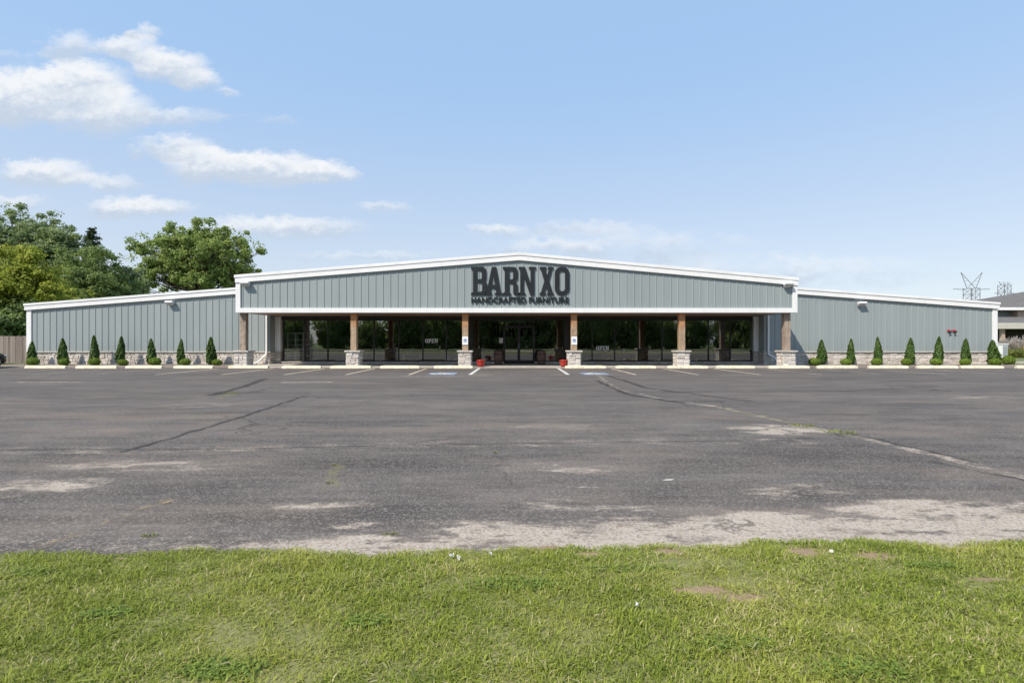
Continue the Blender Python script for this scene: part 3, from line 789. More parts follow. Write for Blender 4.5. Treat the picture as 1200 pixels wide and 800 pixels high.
text_islands('HANDCRAFTED FURNITURE', 5.36, .335, .04, 'small_letter', MAT['sign_black'], SG, (-2.24, YF - .062, 3.555), .035)
def vinyl_word(word, x0, x1, z0, z1, y, name, label, cat, mat):
    t = thing(name, label, cat, (0, 0, 0)); ws = {'B': (165, 300), 'A': (286, 443), 'R': (445, 592), 'N': (583, 736), 'X': (769, 893), 'O': (902, 1031), 'P': (445, 576), 'E': (445, 572)}
    tot = sum(ws[c][1] - ws[c][0] for c in word if c != ' ') + 10 * (len(word) - 1) + (45 if ' ' in word else 0)
    s = (x1 - x0) / tot; u = 0
    for c in word:
        if c == ' ': u += 45; continue
        o = glyph(c, 0, 0, 1.0, .001, 'letter', mat, t, 0, ws[c][0])
        o.data.transform(Matrix.Diagonal((s, 1, (z1 - z0) / 250.0, 1))); o.data.transform(Matrix.Translation((x0 + u * s, y, z0)))
        u += ws[c][1] - ws[c][0] + 10
    return t
yv = YG + .045
vinyl_word('OPEN', PX(498.2), PX(513), ZA(401.6, YG), ZA(396.9, YG), yv + .009, 'window_lettering', 'white OPEN lettering high on the window left of the entrance', 'lettering', MAT['vinyl_white'])
vinyl_word('OPEN', PX(699), PX(713.8), ZA(410, YG), ZA(405.4, YG), yv + .009, 'window_lettering', 'white OPEN lettering low on the window right of the entrance', 'lettering', MAT['vinyl_white'])
vinyl_word('BARN XO', PX(577), PX(632.5), ZA(394.5, YG), ZA(379, YG), YG + .04, 'door_lettering', 'black slab lettering spread across the glass entrance doors', 'lettering', MAT['vinyl_black'])
b = MB(); b.box(PX(585), PX(589.4), YG + .045, YG + .049, ZA(402, YG), ZA(396, YG)); o = b.build('notice', MAT['paper']); tag(o, 'small white paper notice taped beside the entrance doors', 'notice')
for x, w in ((POSTS[2], 'left'), (POSTS[3], 'right')):
    yy = YF + .38 - .165 - .022
    t = thing('accessible_parking_sign', f'white wheelchair parking plate on the timber post just {w} of the entrance', 'sign', (x, yy, 1.27), 0, 'wheelchair plates on the entrance posts')
    b = MB(); b.box(-.155, .155, -.006, .006, 0, .45); b.build('plate', MAT['vinyl_white'], t, bevel=.004)
    b = MB(); b.box(-.08, .08, -.009, -.0065, .14, .32); pl = b.build('blue_panel', MAT['blue_sign'], t)
    wheelchair(.16, .13, lambda u, v: (u, -.0105, .23 + v)).build('wheelchair_symbol', MAT['vinyl_white'], pl, recalc=False)

# ------------------------------------------------------------------ wall lights and alarms
def wall_light(px, py, d, label):
    t = thing('wall_light', label, 'light', (XA(px, d), d, ZA(py, d)), 0, 'white wall lights on the store front')
    b = MB(); b.box(-.16, .16, -.05, -.001, -.14, .14); b.build('back_plate', MAT['white'], t, bevel=.01)
    b = MB(); b.prism_x([(-.051, .13), (-.051, -.03), (-.30, .0), (-.33, .06), (-.28, .13)], -.23, .23); b.build('hood', MAT['white'], t, bevel=.012)
    b = MB(); b.prism_x([(-.053, -.034), (-.053, -.11), (-.26, -.045), (-.285, -.006)], -.20, .20); b.build('lens', MAT['lamp_clear'], t)
    return t
wall_light(289, 333, YF - .036, 'white wall light under the gable eave at the left end of the porch')
wall_light(922, 334, YF - .036, 'white wall light under the gable eave at the right end of the porch')
wall_light(201, 355.3, YW - .036, 'white wall light high on the left wing')
wall_light(1008, 356.3, YW - .036, 'white wall light high on the right wing')
for px, w in ((1111, 'left'), (1117, 'right')):
    t = thing('alarm_horn', f'red fire alarm horn on the right wing, {w} one of the pair', 'alarm', (XA(px, YW), YW - .036, ZA(388, YW)), 0, 'red alarm horns on the right wing'); t.scale = (.8, .8, .8)
    b = MB(); b.box(-.11, .11, -.07, 0, .0, .13); b.build('housing', MAT['red_metal'], t, bevel=.015)
    b = MB(); b.lathe([(.05, 0), (.07, .05), (.12, .13)], seg=14); o = b.build('horn', MAT['sign_black'], t, smooth=True); o.rotation_euler = (R(90 + 25), 0, R(15)); o.location = (0.0, -.05, -.02)

# ------------------------------------------------------------------ wheel stops
stops = [(29, 77), (91, 138), (147, 190), (205, 251), (268, 314), (331, 377), (388, 435), (446, 492), (509, 554), (662, 710), (721, 768), (782, 829), (839, 884), (900, 948), (957, 1005), (1017, 1064), (1074, 1122), (1126, 1175), (1189, 1237)]
stop_lab = ['in front of the leftmost arborvitae', 'in front of the second and third arborvitae from the left', 'between the fourth and fifth arborvitae from the left', 'in front of the sixth arborvitae from the left',
 'in front of the leftmost stone pier', 'before the first window bay, left of the second pier', 'in front of the second stone pier', 'before the windows left of the OPEN lettering', 'in front of the pier left of the entrance',
 'in front of the pier right of the entrance', 'before the windows right of the entrance pier', 'in front of the fifth stone pier', 'before the window bay at the right end', 'in front of the rightmost stone pier',
 'between the first two arborvitae of the right wing', 'in front of the third arborvitae of the right wing', 'between the fourth and fifth arborvitae of the right wing', 'below the last two arborvitae of the right wing', 'at the right picture edge beyond the store']
ws = 'wheel stops along the store front'
for i, ((a, c), lb) in enumerate(zip(stops, stop_lab)):
    x0, x1 = XA(a, YS), XA(c, YS); hl = (x1 - x0) / 2
    b = MB(); prof = [(-.105, 0), (.105, 0), (.085, .10), (.055, .155), (-.055, .155), (-.085, .10)]
    nseg = 10; vs = []
    for k in range(nseg + 1):
        xx = -hl + 2 * hl * k / nseg; e = .82 if k in (0, nseg) else 1
        for yy, zz in prof: vs.append((xx + random.uniform(-.004, .004), yy + random.uniform(-.006, .006), zz * e + (random.uniform(-.006, .006) if zz else 0)))
    n = len(prof); fs = [tuple(range(n)), tuple(range(nseg * n + n - 1, nseg * n - 1, -1))]
    fs += [(k * n + j, k * n + (j + 1) % n, (k + 1) * n + (j + 1) % n, (k + 1) * n + j) for k in range(nseg) for j in range(n)]
    b.add(vs, fs); o = b.build('wheel_stop', MAT['stop'], bevel=.012)
    o.location = ((x0 + x1) / 2, YS + random.uniform(-.06, .06), .002); o.rotation_euler = (0, 0, R(random.uniform(-1.6, 1.6)))
    tag(o, 'cream painted concrete wheel stop ' + lb, 'wheel stop', ws)

# ------------------------------------------------------------------ pots and barrels
def pot_mat():
    m, t, b = new_mat('red_glazed_pot'); p = geopos(t)
    put(t, b.inputs['Base Color'], mixc(t, sm(noise(p, 8, 4), .35, .7), (.36, .022, .016), (.47, .042, .028))); b.inputs['Roughness'].default_value = .3
    return m
MAT['pot'] = pot_mat()
for px, w in ((563.5, 'left'), (660.6, 'right')):
    t = thing('flower_pot', f'round red glazed pot on the walk, {w} of the entrance', 'pot', (XA(px, 28.5), 28.5, .036), 0, 'red pots flanking the entrance')
    b = MB(); b.lathe([(.135, 0), (.16, .01), (.205, .15), (.228, .28), (.228, .33), (.25, .335), (.252, .385), (.225, .39), (.215, .345)], seg=28); b.build('bowl', MAT['pot'], t, smooth=True)
    b = MB(); b.lathe([(.05, .338), (.214, .342), (.15, .362), (.02, .372)], seg=16); b.build('soil', MAT['soil'], t)
for px, w in ((584, 'left'), (634.4, 'right')):
    t = thing('wooden_barrel', f'brown wooden barrel standing {w} of the glass doors', 'barrel', (XA(px, 31.6), 31.6, .036), 0, 'barrels beside the doors')
    prof = [(.235 + .062 * sin(pi * k / 10), .88 * k / 10) for k in range(11)]
    b = MB(); b.lathe([(.1, .0)] + prof + [(.215, .882), (.21, .855), (.05, .853)], seg=26); b.build('staves', MAT['barrel_wood'], t)
    for z in (.05, .24, .64, .83):
        r = .239 + .062 * sin(pi * z / .88); b = MB(); b.lathe([(r - .01, z - .024), (r + .004, z - .024), (r + .005, z + .024), (r - .01, z + .024)], seg=26); b.build('hoop', MAT['black_frame'], t, smooth=True)

# ------------------------------------------------------------------ goods behind the glass
t = thing('display_shelf', 'pale open display shelf behind the leftmost shop window', 'shelf', (XA(352, 33.5), 33.5, .02))
b = MB()
for x in (-.75, -.25, .25, .72): b.box(x - .025, x + .025, -.2, .2, 0, 2.0)
b.build('upright', MAT['vinyl_white'], t)
for z in (.15, .5, .85, 1.2, 1.55, 1.97): b = MB(); b.box(-.8, .78, -.205, .205, z - .02, z + .02); b.build('shelf', MAT['vinyl_white'], t)
def table(px, d, w, dep, h, mat, label, group=None):
    t = thing('table', label, 'table', (XA(px, d), d, .02))
    b = MB(); b.box(-w / 2, w / 2, -dep / 2, dep / 2, h - .05, h); b.build('tabletop', mat, t, bevel=.008)
    for sx in (-1, 1):
        for sy in (-1, 1): b = MB(); b.box(sx * (w / 2 - .1) - .045, sx * (w / 2 - .1) + .045, sy * (dep / 2 - .08) - .045, sy * (dep / 2 - .08) + .045, 0, h - .05); b.build('leg', MAT['vinyl_white'], t)
table(483, 33.8, 1.3, .5, .62, MAT['pale_wood'], 'white legged console table with wooden top behind the window left of the OPEN lettering')
table(850, 35.2, 1.8, .9, .76, MAT['oak_wood'], 'dining table with oak top and white legs behind the rightmost window bay')
t = thing('sideboard', 'golden oak sideboard behind the window right of the entrance', 'cabinet', (XA(721, 33.9), 33.9, .02))
b = MB(); b.box(-.9, .9, -.22, .22, .08, .62); b.build('carcass', MAT['oak_wood'], t)
for k in range(3): b = MB(); b.box(-.87 + k * .59, -.31 + k * .59, -.238, -.221, .11, .59); b.build('cabinet_door', MAT['oak_wood'], t, bevel=.006)
b = MB(); b.box(-.93, .93, -.25, .25, .621, .66); b.build('top', MAT['oak_wood'], t)
for px, d, lb in ((424, 34.6, 'grey upholstered armchair behind the window right of the second pier'), (796, 34.4, 'grey upholstered armchair behind the window left of the fifth pier'), (866, 34.3, 'grey upholstered armchair behind the rightmost window, beside the dining table')):
    t = thing('armchair', lb, 'chair', (XA(px, d), d, .02))
    b = MB(); b.box(-.34, .34, -.34, .3, .18, .45); b.build('seat', MAT['grey_cloth'], t, bevel=.04)
    b = MB(); b.box(-.38, .38, .2, .38, .452, .98); b.build('backrest', MAT['grey_cloth'], t, bevel=.05)
    for sx in (-1, 1):
        b = MB(); b.box(sx * .42 - .07, sx * .42 + .07, -.34, .36, .1, .64); b.build('armrest', MAT['grey_cloth'], t, bevel=.04)
        b = MB(); b.box(sx * .3 - .025, sx * .3 + .025, -.3, -.25, 0, .18); b.build('leg', MAT['oak_wood'], t)

# ------------------------------------------------------------------ foliage
def clump_leaves(cs, rad, n, L, flat=.75, outward=None, seed=0, up=.5):
    g = np.random.default_rng(seed); k = len(cs)
    per = np.maximum(1, (n * rad / rad.mean()).astype(int)); idx = np.repeat(np.arange(k), per); N = len(idx)
    d = norm(g.normal(size=(N, 3))); rr = g.random(N) ** .45
    off = d * rr[:, None] * rad[idx][:, None]; off[:, 2] *= flat
    c = cs[idx] + off
    nrm = norm(d * 1.0 + g.normal(size=(N, 3)) * .5 + np.array([-.12, -.25, up])); upv = norm(g.normal(size=(N, 3)))
    l = L * g.uniform(.65, 1.35, N)
    base = g.random(k)[idx]
    return leaves(c, nrm, upv, l, l * g.uniform(.55, .85, N), np.clip(base * .45 + g.random(N) * .55, 0, 1))
def crown_centres(g, n, rx, ry, rz, zc, hollow=.45, lobes=4, low=-.6):
    out = []; ph = g.uniform(0, 6.28, 3)
    while len(out) < n:
        d = norm(g.normal(size=3)); 
        if d[2] < low: continue
        r = g.uniform(hollow, 1.0) ** .7
        az = math.atan2(d[1], d[0]); k = 1 + .13 * sin(lobes * az + ph[0]) + .10 * sin(3 * math.acos(max(-1, min(1, d[2]))) * 2 + ph[1]) + .06 * sin(7 * az + ph[2])
        out.append((d[0] * r * rx * k, d[1] * r * ry * k, zc + d[2] * r * rz * k))
    return np.array(out)
def broad_tree(name, label, loc, height, rx, rz, mat, seed, nclump=80, nleaf=230, leaf=.3, crad=1.2, trunk_r=.35, bole=.25, hollow=.45, group=None, low=-.6, cat='tree', fill=2.0):
    g = np.random.default_rng(seed); rnd_ = random.Random(seed)
    t = thing(name, label, cat, loc, 0, group)
    zc = height - rz
    cs = crown_centres(g, nclump, rx, rx * .9, rz, zc, hollow, low=low)
    cs[:, 2] = np.minimum(cs[:, 2], height - crad * .4)
    rad = crad * g.uniform(.6, 1.3, len(cs))
    b = MB(); fork = Vector((0, 0, height * bole))
    top = Vector((rnd_.uniform(-.3, .3), rnd_.uniform(-.3, .3), zc + rz * .35))
    b.tube([(0, 0, -.1), (0, 0, .3), fork, (fork + top) / 2 + Vector((.2, .1, 0)), top], [trunk_r * 1.35, trunk_r * 1.05, trunk_r * .9, trunk_r * .55, trunk_r * .15], 9)
    for c in cs:
        c = Vector(c); f = rnd_.uniform(0.0, .75); st = fork.lerp(top, f); mid = st.lerp(c, .5) + Vector((0, 0, -.08 * (c - st).length)) + Vector((rnd_.uniform(-.3, .3), rnd_.uniform(-.3, .3), rnd_.uniform(-.2, .3)))
        r0 = trunk_r * (.34 - .2 * f); b.tube([st, mid, c], [r0, r0 * .55, .02], 5, False)
    b.build('trunk', MAT['bark'], t, smooth=True)
    v, q, r_ = clump_leaves(cs, rad, nleaf, leaf, seed=seed + 1)
    fl = crown_centres(g, int(nclump * fill), rx * .97, rx * .88, rz * .97, zc, hollow * .8, low=low)        # loose twigs between the clumps
    fl[:, 2] = np.minimum(fl[:, 2], height - crad * .5)
    v2, q2, r2 = clump_leaves(fl, crad * g.uniform(.7, 1.5, len(fl)), max(10, int(nleaf * .26)), leaf * .95, seed=seed + 2)
    v, q, r_ = np.concatenate([v, v2]), np.concatenate([q, q2 + len(v)]), np.concatenate([r_, r2])
    npmesh('crown', v, q, mat, {'rnd': r_}, t)
    return t
def tree_at(px, d): return (XA(px, d), d, 0)
tg = 'trees behind the left wing'
broad_tree('oak_tree', 'wide domed oak with sky showing through, behind the left wing', tree_at(232, 68), ZA(257, 68), 7.5, 6.4, MAT['oak_leaf'], 3, 330, 95, .31, .68, .42, .40, .35, tg, -.55, fill=1.1)
broad_tree('ash_tree', 'tall airy grey green tree at the left edge, behind the yellow green one', tree_at(22, 55), ZA(243, 55), 5.6, 7.2, MAT['ash_leaf'], 5, 260, 110, .25, .60, .35, .3, .3, tg)
broad_tree('maple_tree', 'yellow green bushy tree over the wooden fence at the left edge', tree_at(16, 42), ZA(288, 42), 4.6, 5.4, MAT['maple_leaf'], 8, 260, 160, .22, .62, .25, .12, .3, tg, -.95)
broad_tree('dark_tree', 'dark green rounded tree rising over the left corner of the roof', tree_at(105, 52), ZA(292, 52), 4.0, 5.2, MAT['dark_leaf'], 13, 220, 150, .22, .62, .3, .15, .3, tg, -.95)
broad_tree('ash_tree', 'thin grey green tree in the gap left of the wide oak', tree_at(152, 60), ZA(312, 60), 1.9, 2.8, MAT['ash_leaf'], 21, 30, 150, .30, .75, .18, .3, .3, tg)
broad_tree('ash_tree', 'small feathery treetop between the yellow green tree and the dark tree', tree_at(70, 54), ZA(262, 54), 1.9, 3.6, MAT['ash_leaf'], 23, 26, 150, .30, .8, .2, .3, .3, tg)
broad_tree('shrub_tree', 'low bright green bush showing over the roof edge left of the oak', tree_at(138, 58), ZA(329, 58), 2.6, 3.0, MAT['maple_leaf'], 27, 30, 220, .26, .8, .15, .1, .3, tg, -.9)
broad_tree('shrub_tree', 'dense dark undergrowth behind the wooden fence', tree_at(-10, 40), 4.6, 4.6, 2.5, MAT['dark_leaf'], 31, 60, 240, .26, .9, .12, .06, .3, tg, -.95)
broad_tree('maple_tree', 'yellow green tree beyond the left picture edge, over the car', tree_at(-95, 44), 9.2, 4.6, 5.0, MAT['maple_leaf'], 33, 90, 220, .26, .95, .25, .12, .3, tg, -.95)
broad_tree('shrub_tree', 'shadowy undergrowth against the left corner of the store', tree_at(38, 46), 5.2, 3.2, 2.8, MAT['dark_leaf'], 35, 50, 240, .26, .9, .12, .06, .3, tg, -.95)
def spruce(label, loc, h, r, seed):
    g = np.random.default_rng(seed); t = thing('spruce_tree', label, 'tree', loc, 0, tg)
    b = MB(); b.tube([(0, 0, -.1), (0, 0, h * .5), (0, 0, h * .99)], [.24, .14, .02], 8)
    C, N_, U = [], [], []
    z = h * .12
    while z < h * .985:
        f = 1 - z / h; L = r * (f ** .8) * g.uniform(.75, 1.15); nb = 7 if f > .3 else 5
        for k in range(nb):
            a = g.uniform(0, 6.28); d = np.array([cos(a), sin(a), 0]); ll = L * g.uniform(.7, 1.15)
            tip = np.array([0, 0, z]) + d * ll + np.array([0, 0, -.28 * ll + .12 * ll])
            b.tube([(0, 0, z), tuple(np.array([0, 0, z - .1 * ll]) + d * ll * .5), tuple(tip)], [.035, .02, .008], 4, False)
            n = int(12 + 34 * ll)
            s_ = g.random(n) ** .7; pos = np.array([0, 0, z]) + d * (s_ * ll)[:, None] + np.array([0, 0, -1]) * (s_ * .2 * ll)[:, None] + g.normal(size=(n, 3)) * .13 * np.array([1, 1, .7])
            C.append(pos); N_.append(norm(np.array([0, 0, 1]) + g.normal(size=(n, 3)) * .5)); U.append(norm(d + g.normal(size=(n, 3)) * .5))
        z += g.uniform(.22, .38)
    b.build('trunk', MAT['bark'], t)
    C, N_, U = map(np.concatenate, (C, N_, U)); l = g.uniform(.22, .42, len(C))
    v, q, rr = leaves(C, N_, U, l, l * .5, g.random(len(C))); npmesh('crown', v, q, MAT['needle'], {'rnd': rr}, t)
spruce('dark pointed spruce top behind the left corner of the roof', tree_at(108, 57), ZA(266, 57), 4.2, 41)

# trees across the road, behind the camera (mirrored in the shop glass)
p0 = broad_tree('roadside_tree', 'x', (0, -40, 0), 6.0, 4.6, 3.3, MAT['hedge_leaf'], 51, 60, 150, .42, 1.2, .22, .1, .3, 'trees across the road', -.9)
spots = [(-52, -40, 1.1), (-44, -38, .8), (-36.5, -42, 1.0), (-29, -39, .72), (-21.5, -41, 1.2), (-14, -38, 1.0), (-6.5, -42, 1.25), (1, -39, 1.15), (8, -41, 1.3), (15.5, -38, 1.1), (23, -41, 1.25), (30.5, -39, .95), (38, -42, .85), (46, -39, 1.1), (54, -41, 1.0)]
for i, (x, y, sc) in enumerate(spots):
    lb = f'bushy green tree across the road behind the camera, {["first", "second", "third", "fourth", "fifth", "sixth", "seventh", "eighth", "ninth", "tenth", "eleventh", "twelfth", "thirteenth", "fourteenth", "last"][i]} from its left end'
    if i == 0: q_ = p0; q_.location = (x, y, 0); q_.scale = (sc, sc, sc * 1.35); q_['label'] = lb
    else: dup(p0, (x, y, 0), lb, i * 1.3, (sc, sc, sc * (1.38 + .12 * sin(i * 2.1))))

def vase(x, y, z, h, r, label, leafy=False):
    t = thing('potted_plant' if leafy else 'vase', label, 'plant' if leafy else 'vase', (x, y, z))
    b = MB(); b.lathe([(r * .55, 0), (r * .9, h * .2), (r, h * .5), (r * .6, h * .85), (r * .7, h), (r * .45, h), (r * .4, h * .85)], seg=18); b.build('body', MAT['vinyl_white'], t, smooth=True)
    if leafy:
        g = np.random.default_rng(int(abs(x * 100))); n = 160; d_ = norm(g.normal(size=(n, 3)) * np.array([1, 1, .8]) + np.array([0, 0, .5])); c = d_ * (g.random(n) ** .5 * .42)[:, None] + np.array([0, 0, h + .12]); l = g.uniform(.1, .2, n)
        v, q, r_ = leaves(c, norm(d_ + g.normal(size=(n, 3)) * .5), norm(g.normal(size=(n, 3))), l, l * .5, g.random(n)); npmesh('foliage', v, q, MAT['box'], {'rnd': r_}, t)
xt = XA(483, 33.8)
vase(xt - .32, 33.72, .64, .26, .10, 'taller white vase on the console table left of the OPEN lettering')
vase(xt - .05, 33.75, .64, .18, .09, 'shorter white vase on the console table left of the OPEN lettering')
xt = XA(721, 33.9)
vase(xt + .55, 33.85, .68, .36, .10, 'white vase on the right end of the oak sideboard')
vase(xt - .55, 33.85, .68, .20, .11, 'low white vase on the left end of the oak sideboard')
vase(XA(524, 33.7), 33.7, .02, .55, .17, 'leafy plant in white pot behind the window left of the entrance pier', True)
vase(XA(570, 33.8), 33.8, .02, .50, .16, 'leafy plant in white pot behind the glass just left of the doors', True)
vase(XA(648, 33.8), 33.8, .02, .50, .16, 'leafy plant in white pot behind the glass just right of the doors', True)
# arborvitae and clipped box balls along the wings
def arbor(seed, h=1.55, r=.225):
    g = np.random.default_rng(seed); n = 5200
    z = (g.random(n) ** 1.25) * h; f = z / h
    prof = r * np.clip(np.minimum((f / .12) ** .5 * .85 + .1, 1.0), 0, 1) * (1 - f ** 1.9) ** .8 + .010
    a = g.uniform(0, 2 * pi, n); wob = 1 + .16 * np.sin(3 * a + 7 * f + seed) + .13 * np.sin(7 * a - 17 * f) + .10 * np.sin(13 * a + 31 * f + seed)
    rr = prof * wob * (g.uniform(.55, 1.0, n) ** .5) + g.normal(size=n) * .012
    c = np.stack([rr * np.cos(a), rr * np.sin(a), z + .04], 1)
    out = np.stack([np.cos(a), np.sin(a), np.full(n, .35)], 1)
    nr = norm(out + g.normal(size=(n, 3)) * .55); up = norm(np.stack([np.cos(a) * .35, np.sin(a) * .35, np.ones(n)], 1) + g.normal(size=(n, 3)) * .22)
    l = g.uniform(.06, .17, n)
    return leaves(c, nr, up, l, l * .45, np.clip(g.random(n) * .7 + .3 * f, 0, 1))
def boxball(seed, r=.29):
    g = np.random.default_rng(seed); n = 2600; d = norm(g.normal(size=(n, 3))); rr = r * g.uniform(.7, 1.05, n) ** .5
    rr *= 1 + .07 * np.sin(5 * d[:, 0] * 2 + seed) + .05 * np.sin(9 * d[:, 1])
    c = d * rr[:, None]; c[:, 2] = c[:, 2] * .82 + r * .78
    c[:, 2] = np.maximum(c[:, 2], .02)
    l = g.uniform(.035, .06, n)
    return leaves(c, norm(d + g.normal(size=(n, 3)) * .6), norm(g.normal(size=(n, 3))), l, l * .7, g.random(n))
protoA, protoB = [], []
for k in range(3):
    t = thing('arborvitae', 'x', 'shrub', (0, 31, .03), 0, 'arborvitae along the store wings')
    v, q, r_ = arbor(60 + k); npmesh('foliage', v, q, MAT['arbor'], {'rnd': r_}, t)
    b = MB(); b.tube([(0, 0, -.05), (0, 0, .5), (.01, 0, 1.3)], [.03, .022, .006], 6); b.build('stem', MAT['bark'], t); protoA.append(t)
    t = thing('box_shrub', 'x', 'shrub', (0, 31, .03), 0, 'clipped box balls along the store wings')
    v, q, r_ = boxball(80 + k); npmesh('foliage', v, q, MAT['box'], {'rnd': r_}, t)
    b = MB(); b.tube([(0, 0, -.05), (0, 0, .25)], [.02, .012], 6); b.build('stem', MAT['bark'], t); protoB.append(t)
ordn = ['first', 'second', 'third', 'fourth', 'fifth', 'sixth', 'seventh']
AL = [(37, 400), (74, 396.5), (111.5, 393), (141, 394), (178, 397), (211.5, 397.5), (247.5, 395)]
AR = [(963, 398), (997, 397), (1029.5, 395), (1066, 396), (1099, 394.5), (1131.5, 397), (1165, 398.5)]
BLx = [(38.5, 0), (75, 0), (111, 0), (144.5, 0), (182, 0), (217.5, 0), (254.5, 0)]
BRx = [(954, 0), (991.5, 0), (1027, 0), (1062, 0), (1097, 0), (1131, 0), (1166, 0)]
ua, ub = set(), set()
def place(protos, used, k, loc, label, rz, sc):
    lean = (R(random.uniform(-2.5, 2.5)), R(random.uniform(-2.5, 2.5)), rz)
    if k not in used: used.add(k); o = protos[k]; o.location = loc; o.rotation_euler = lean; o.scale = sc; o['label'] = label
    else: dup(protos[k], loc, label, rz, sc).rotation_euler = lean
DA, DB = 31.25, 30.3
for wing, lst, bl in (('left', AL, BLx), ('right', AR, BRx)):
    far = 'left corner of the store' if wing == 'left' else 'porch'
    for i, (px, py) in enumerate(lst):
        h = ZA(py, DA) - .03; sc = h / 1.62; wsc = random.uniform(.84, 1.14) * (1.25 if wing == 'right' and i == 6 else 1)
        place(protoA, ua, i % 3, (XA(px, DA), DA, .03), f'cone shaped arborvitae against the {wing} wing, {ordn[i]} from the left', i * 1.7 + (3 if wing == 'right' else 0), (wsc, wsc, sc))
        s_ = random.uniform(.85, 1.1) * (1.15 if i == 0 or i == 6 and wing == 'right' else 1)
        place(protoB, ub, i % 3, (XA(bl[i][0], DB), DB, .03), f'round clipped box ball before the {ordn[i]} arborvitae of the {wing} wing, counting from the left', i * 2.1, (s_, s_, s_ * random.uniform(.85, 1.0)))
dup(protoB[0], (XA(1182, 31.5), 31.5, .02), 'dark round box ball beyond the right corner of the store, last in the row', .5, (1.25, 1.1, 1.2))

# weeds in the lot and at its edge
def tuft(loc, n, r, h, label, seed, mat='tallgrass', name='weed_tuft', cat='weed'):
    g = np.random.default_rng(seed); t = thing(name, label, cat, loc)
    a = g.uniform(0, 6.28, n); rr = r * np.sqrt(g.random(n)); base = np.stack([rr * np.cos(a), rr * np.sin(a) * .6, np.zeros(n)], 1)
    up = norm(np.stack([np.cos(a) * .7, np.sin(a) * .7, np.ones(n)], 1) + g.normal(size=(n, 3)) * .3); l = h * g.uniform(.5, 1.2, n)
    side = norm(np.cross(up, g.normal(size=(n, 3)))); nr = norm(np.cross(side, up))
    v, q, rd = leaves(base + up * l[:, None] * .5, nr, up, l, l * .16 + .003, g.random(n)); npmesh('foliage', v, q, MAT[mat], {'rnd': rd}, t)
    b = MB(); b.tube([(0, 0, -.02), (0, 0, .015)], [.01, .004], 5); b.build('root', MAT['bark'], t)
for i, (px, py, n, r, h, lb) in enumerate(((176, 628, 60, .06, .022, 'small weed tuft at the lot edge near the yellow line'), (459, 626, 50, .06, .020, 'small weed tuft in the gravel at the middle of the lawn edge'), (392, 545, 40, .045, .022, 'weed tuft at the far end of the short crack in the lot'),
        (386, 566, 36, .05, .020, 'weed tuft at the near end of the short crack in the lot'), (580, 530, 26, .04, .02, 'lone weed tuft on the dark seam of the lot'), (272, 461, 90, .25, .06, 'grassy weeds in the wide crack at the far left of the lot'), (985, 507, 110, .25, .05, 'grassy weeds in the long sandy joint on the right of the lot'), (940, 499, 90, .2, .05, 'grassy weeds in the sandy joint beside the pale patch'))):
    x, y = gp(px, py); tuft((x, y, .001), n, r, h, lb, 200 + i)
# litter on the lawn
def litter(px, py, w, h, label, seed, mat='paper', name='paper_scrap'):
    g = random.Random(seed); x, y = gp(px, py); b = MB(); n = 6; vs = []
    for j in range(n):
        for i in range(n): vs.append(((i / (n - 1) - .5) * w + g.uniform(-.006, .006), (j / (n - 1) - .5) * h + g.uniform(-.006, .006), g.uniform(0, .022)))
    b.add(vs, [(j * n + i, j * n + i + 1, (j + 1) * n + i + 1, (j + 1) * n + i) for j in range(n - 1) for i in range(n - 1)])
    o = b.build(name, MAT[mat], recalc=False); o.location = (x, y, .045); o.rotation_euler = (g.uniform(-.3, .3), g.uniform(-.3, .3), g.uniform(0, 3))
    md = o.modifiers.new('thick', 'SOLIDIFY'); md.thickness = .001
    tag(o, label, 'litter')
litter(529, 660, .038, .026, 'larger white paper scrap on the grass near the lot edge', 1)
litter(538, 662, .026, .016, 'smaller white paper scrap just right of the larger one', 2)
litter(575, 658, .012, .012, 'tiny white paper fleck right of the two paper scraps', 3)
litter(747, 719, .014, .012, 'pale paper fleck alone in the middle of the lawn', 4)
litter(974, 655, .013, .012, 'white pebble sized scrap at the bare patch on the right', 5)

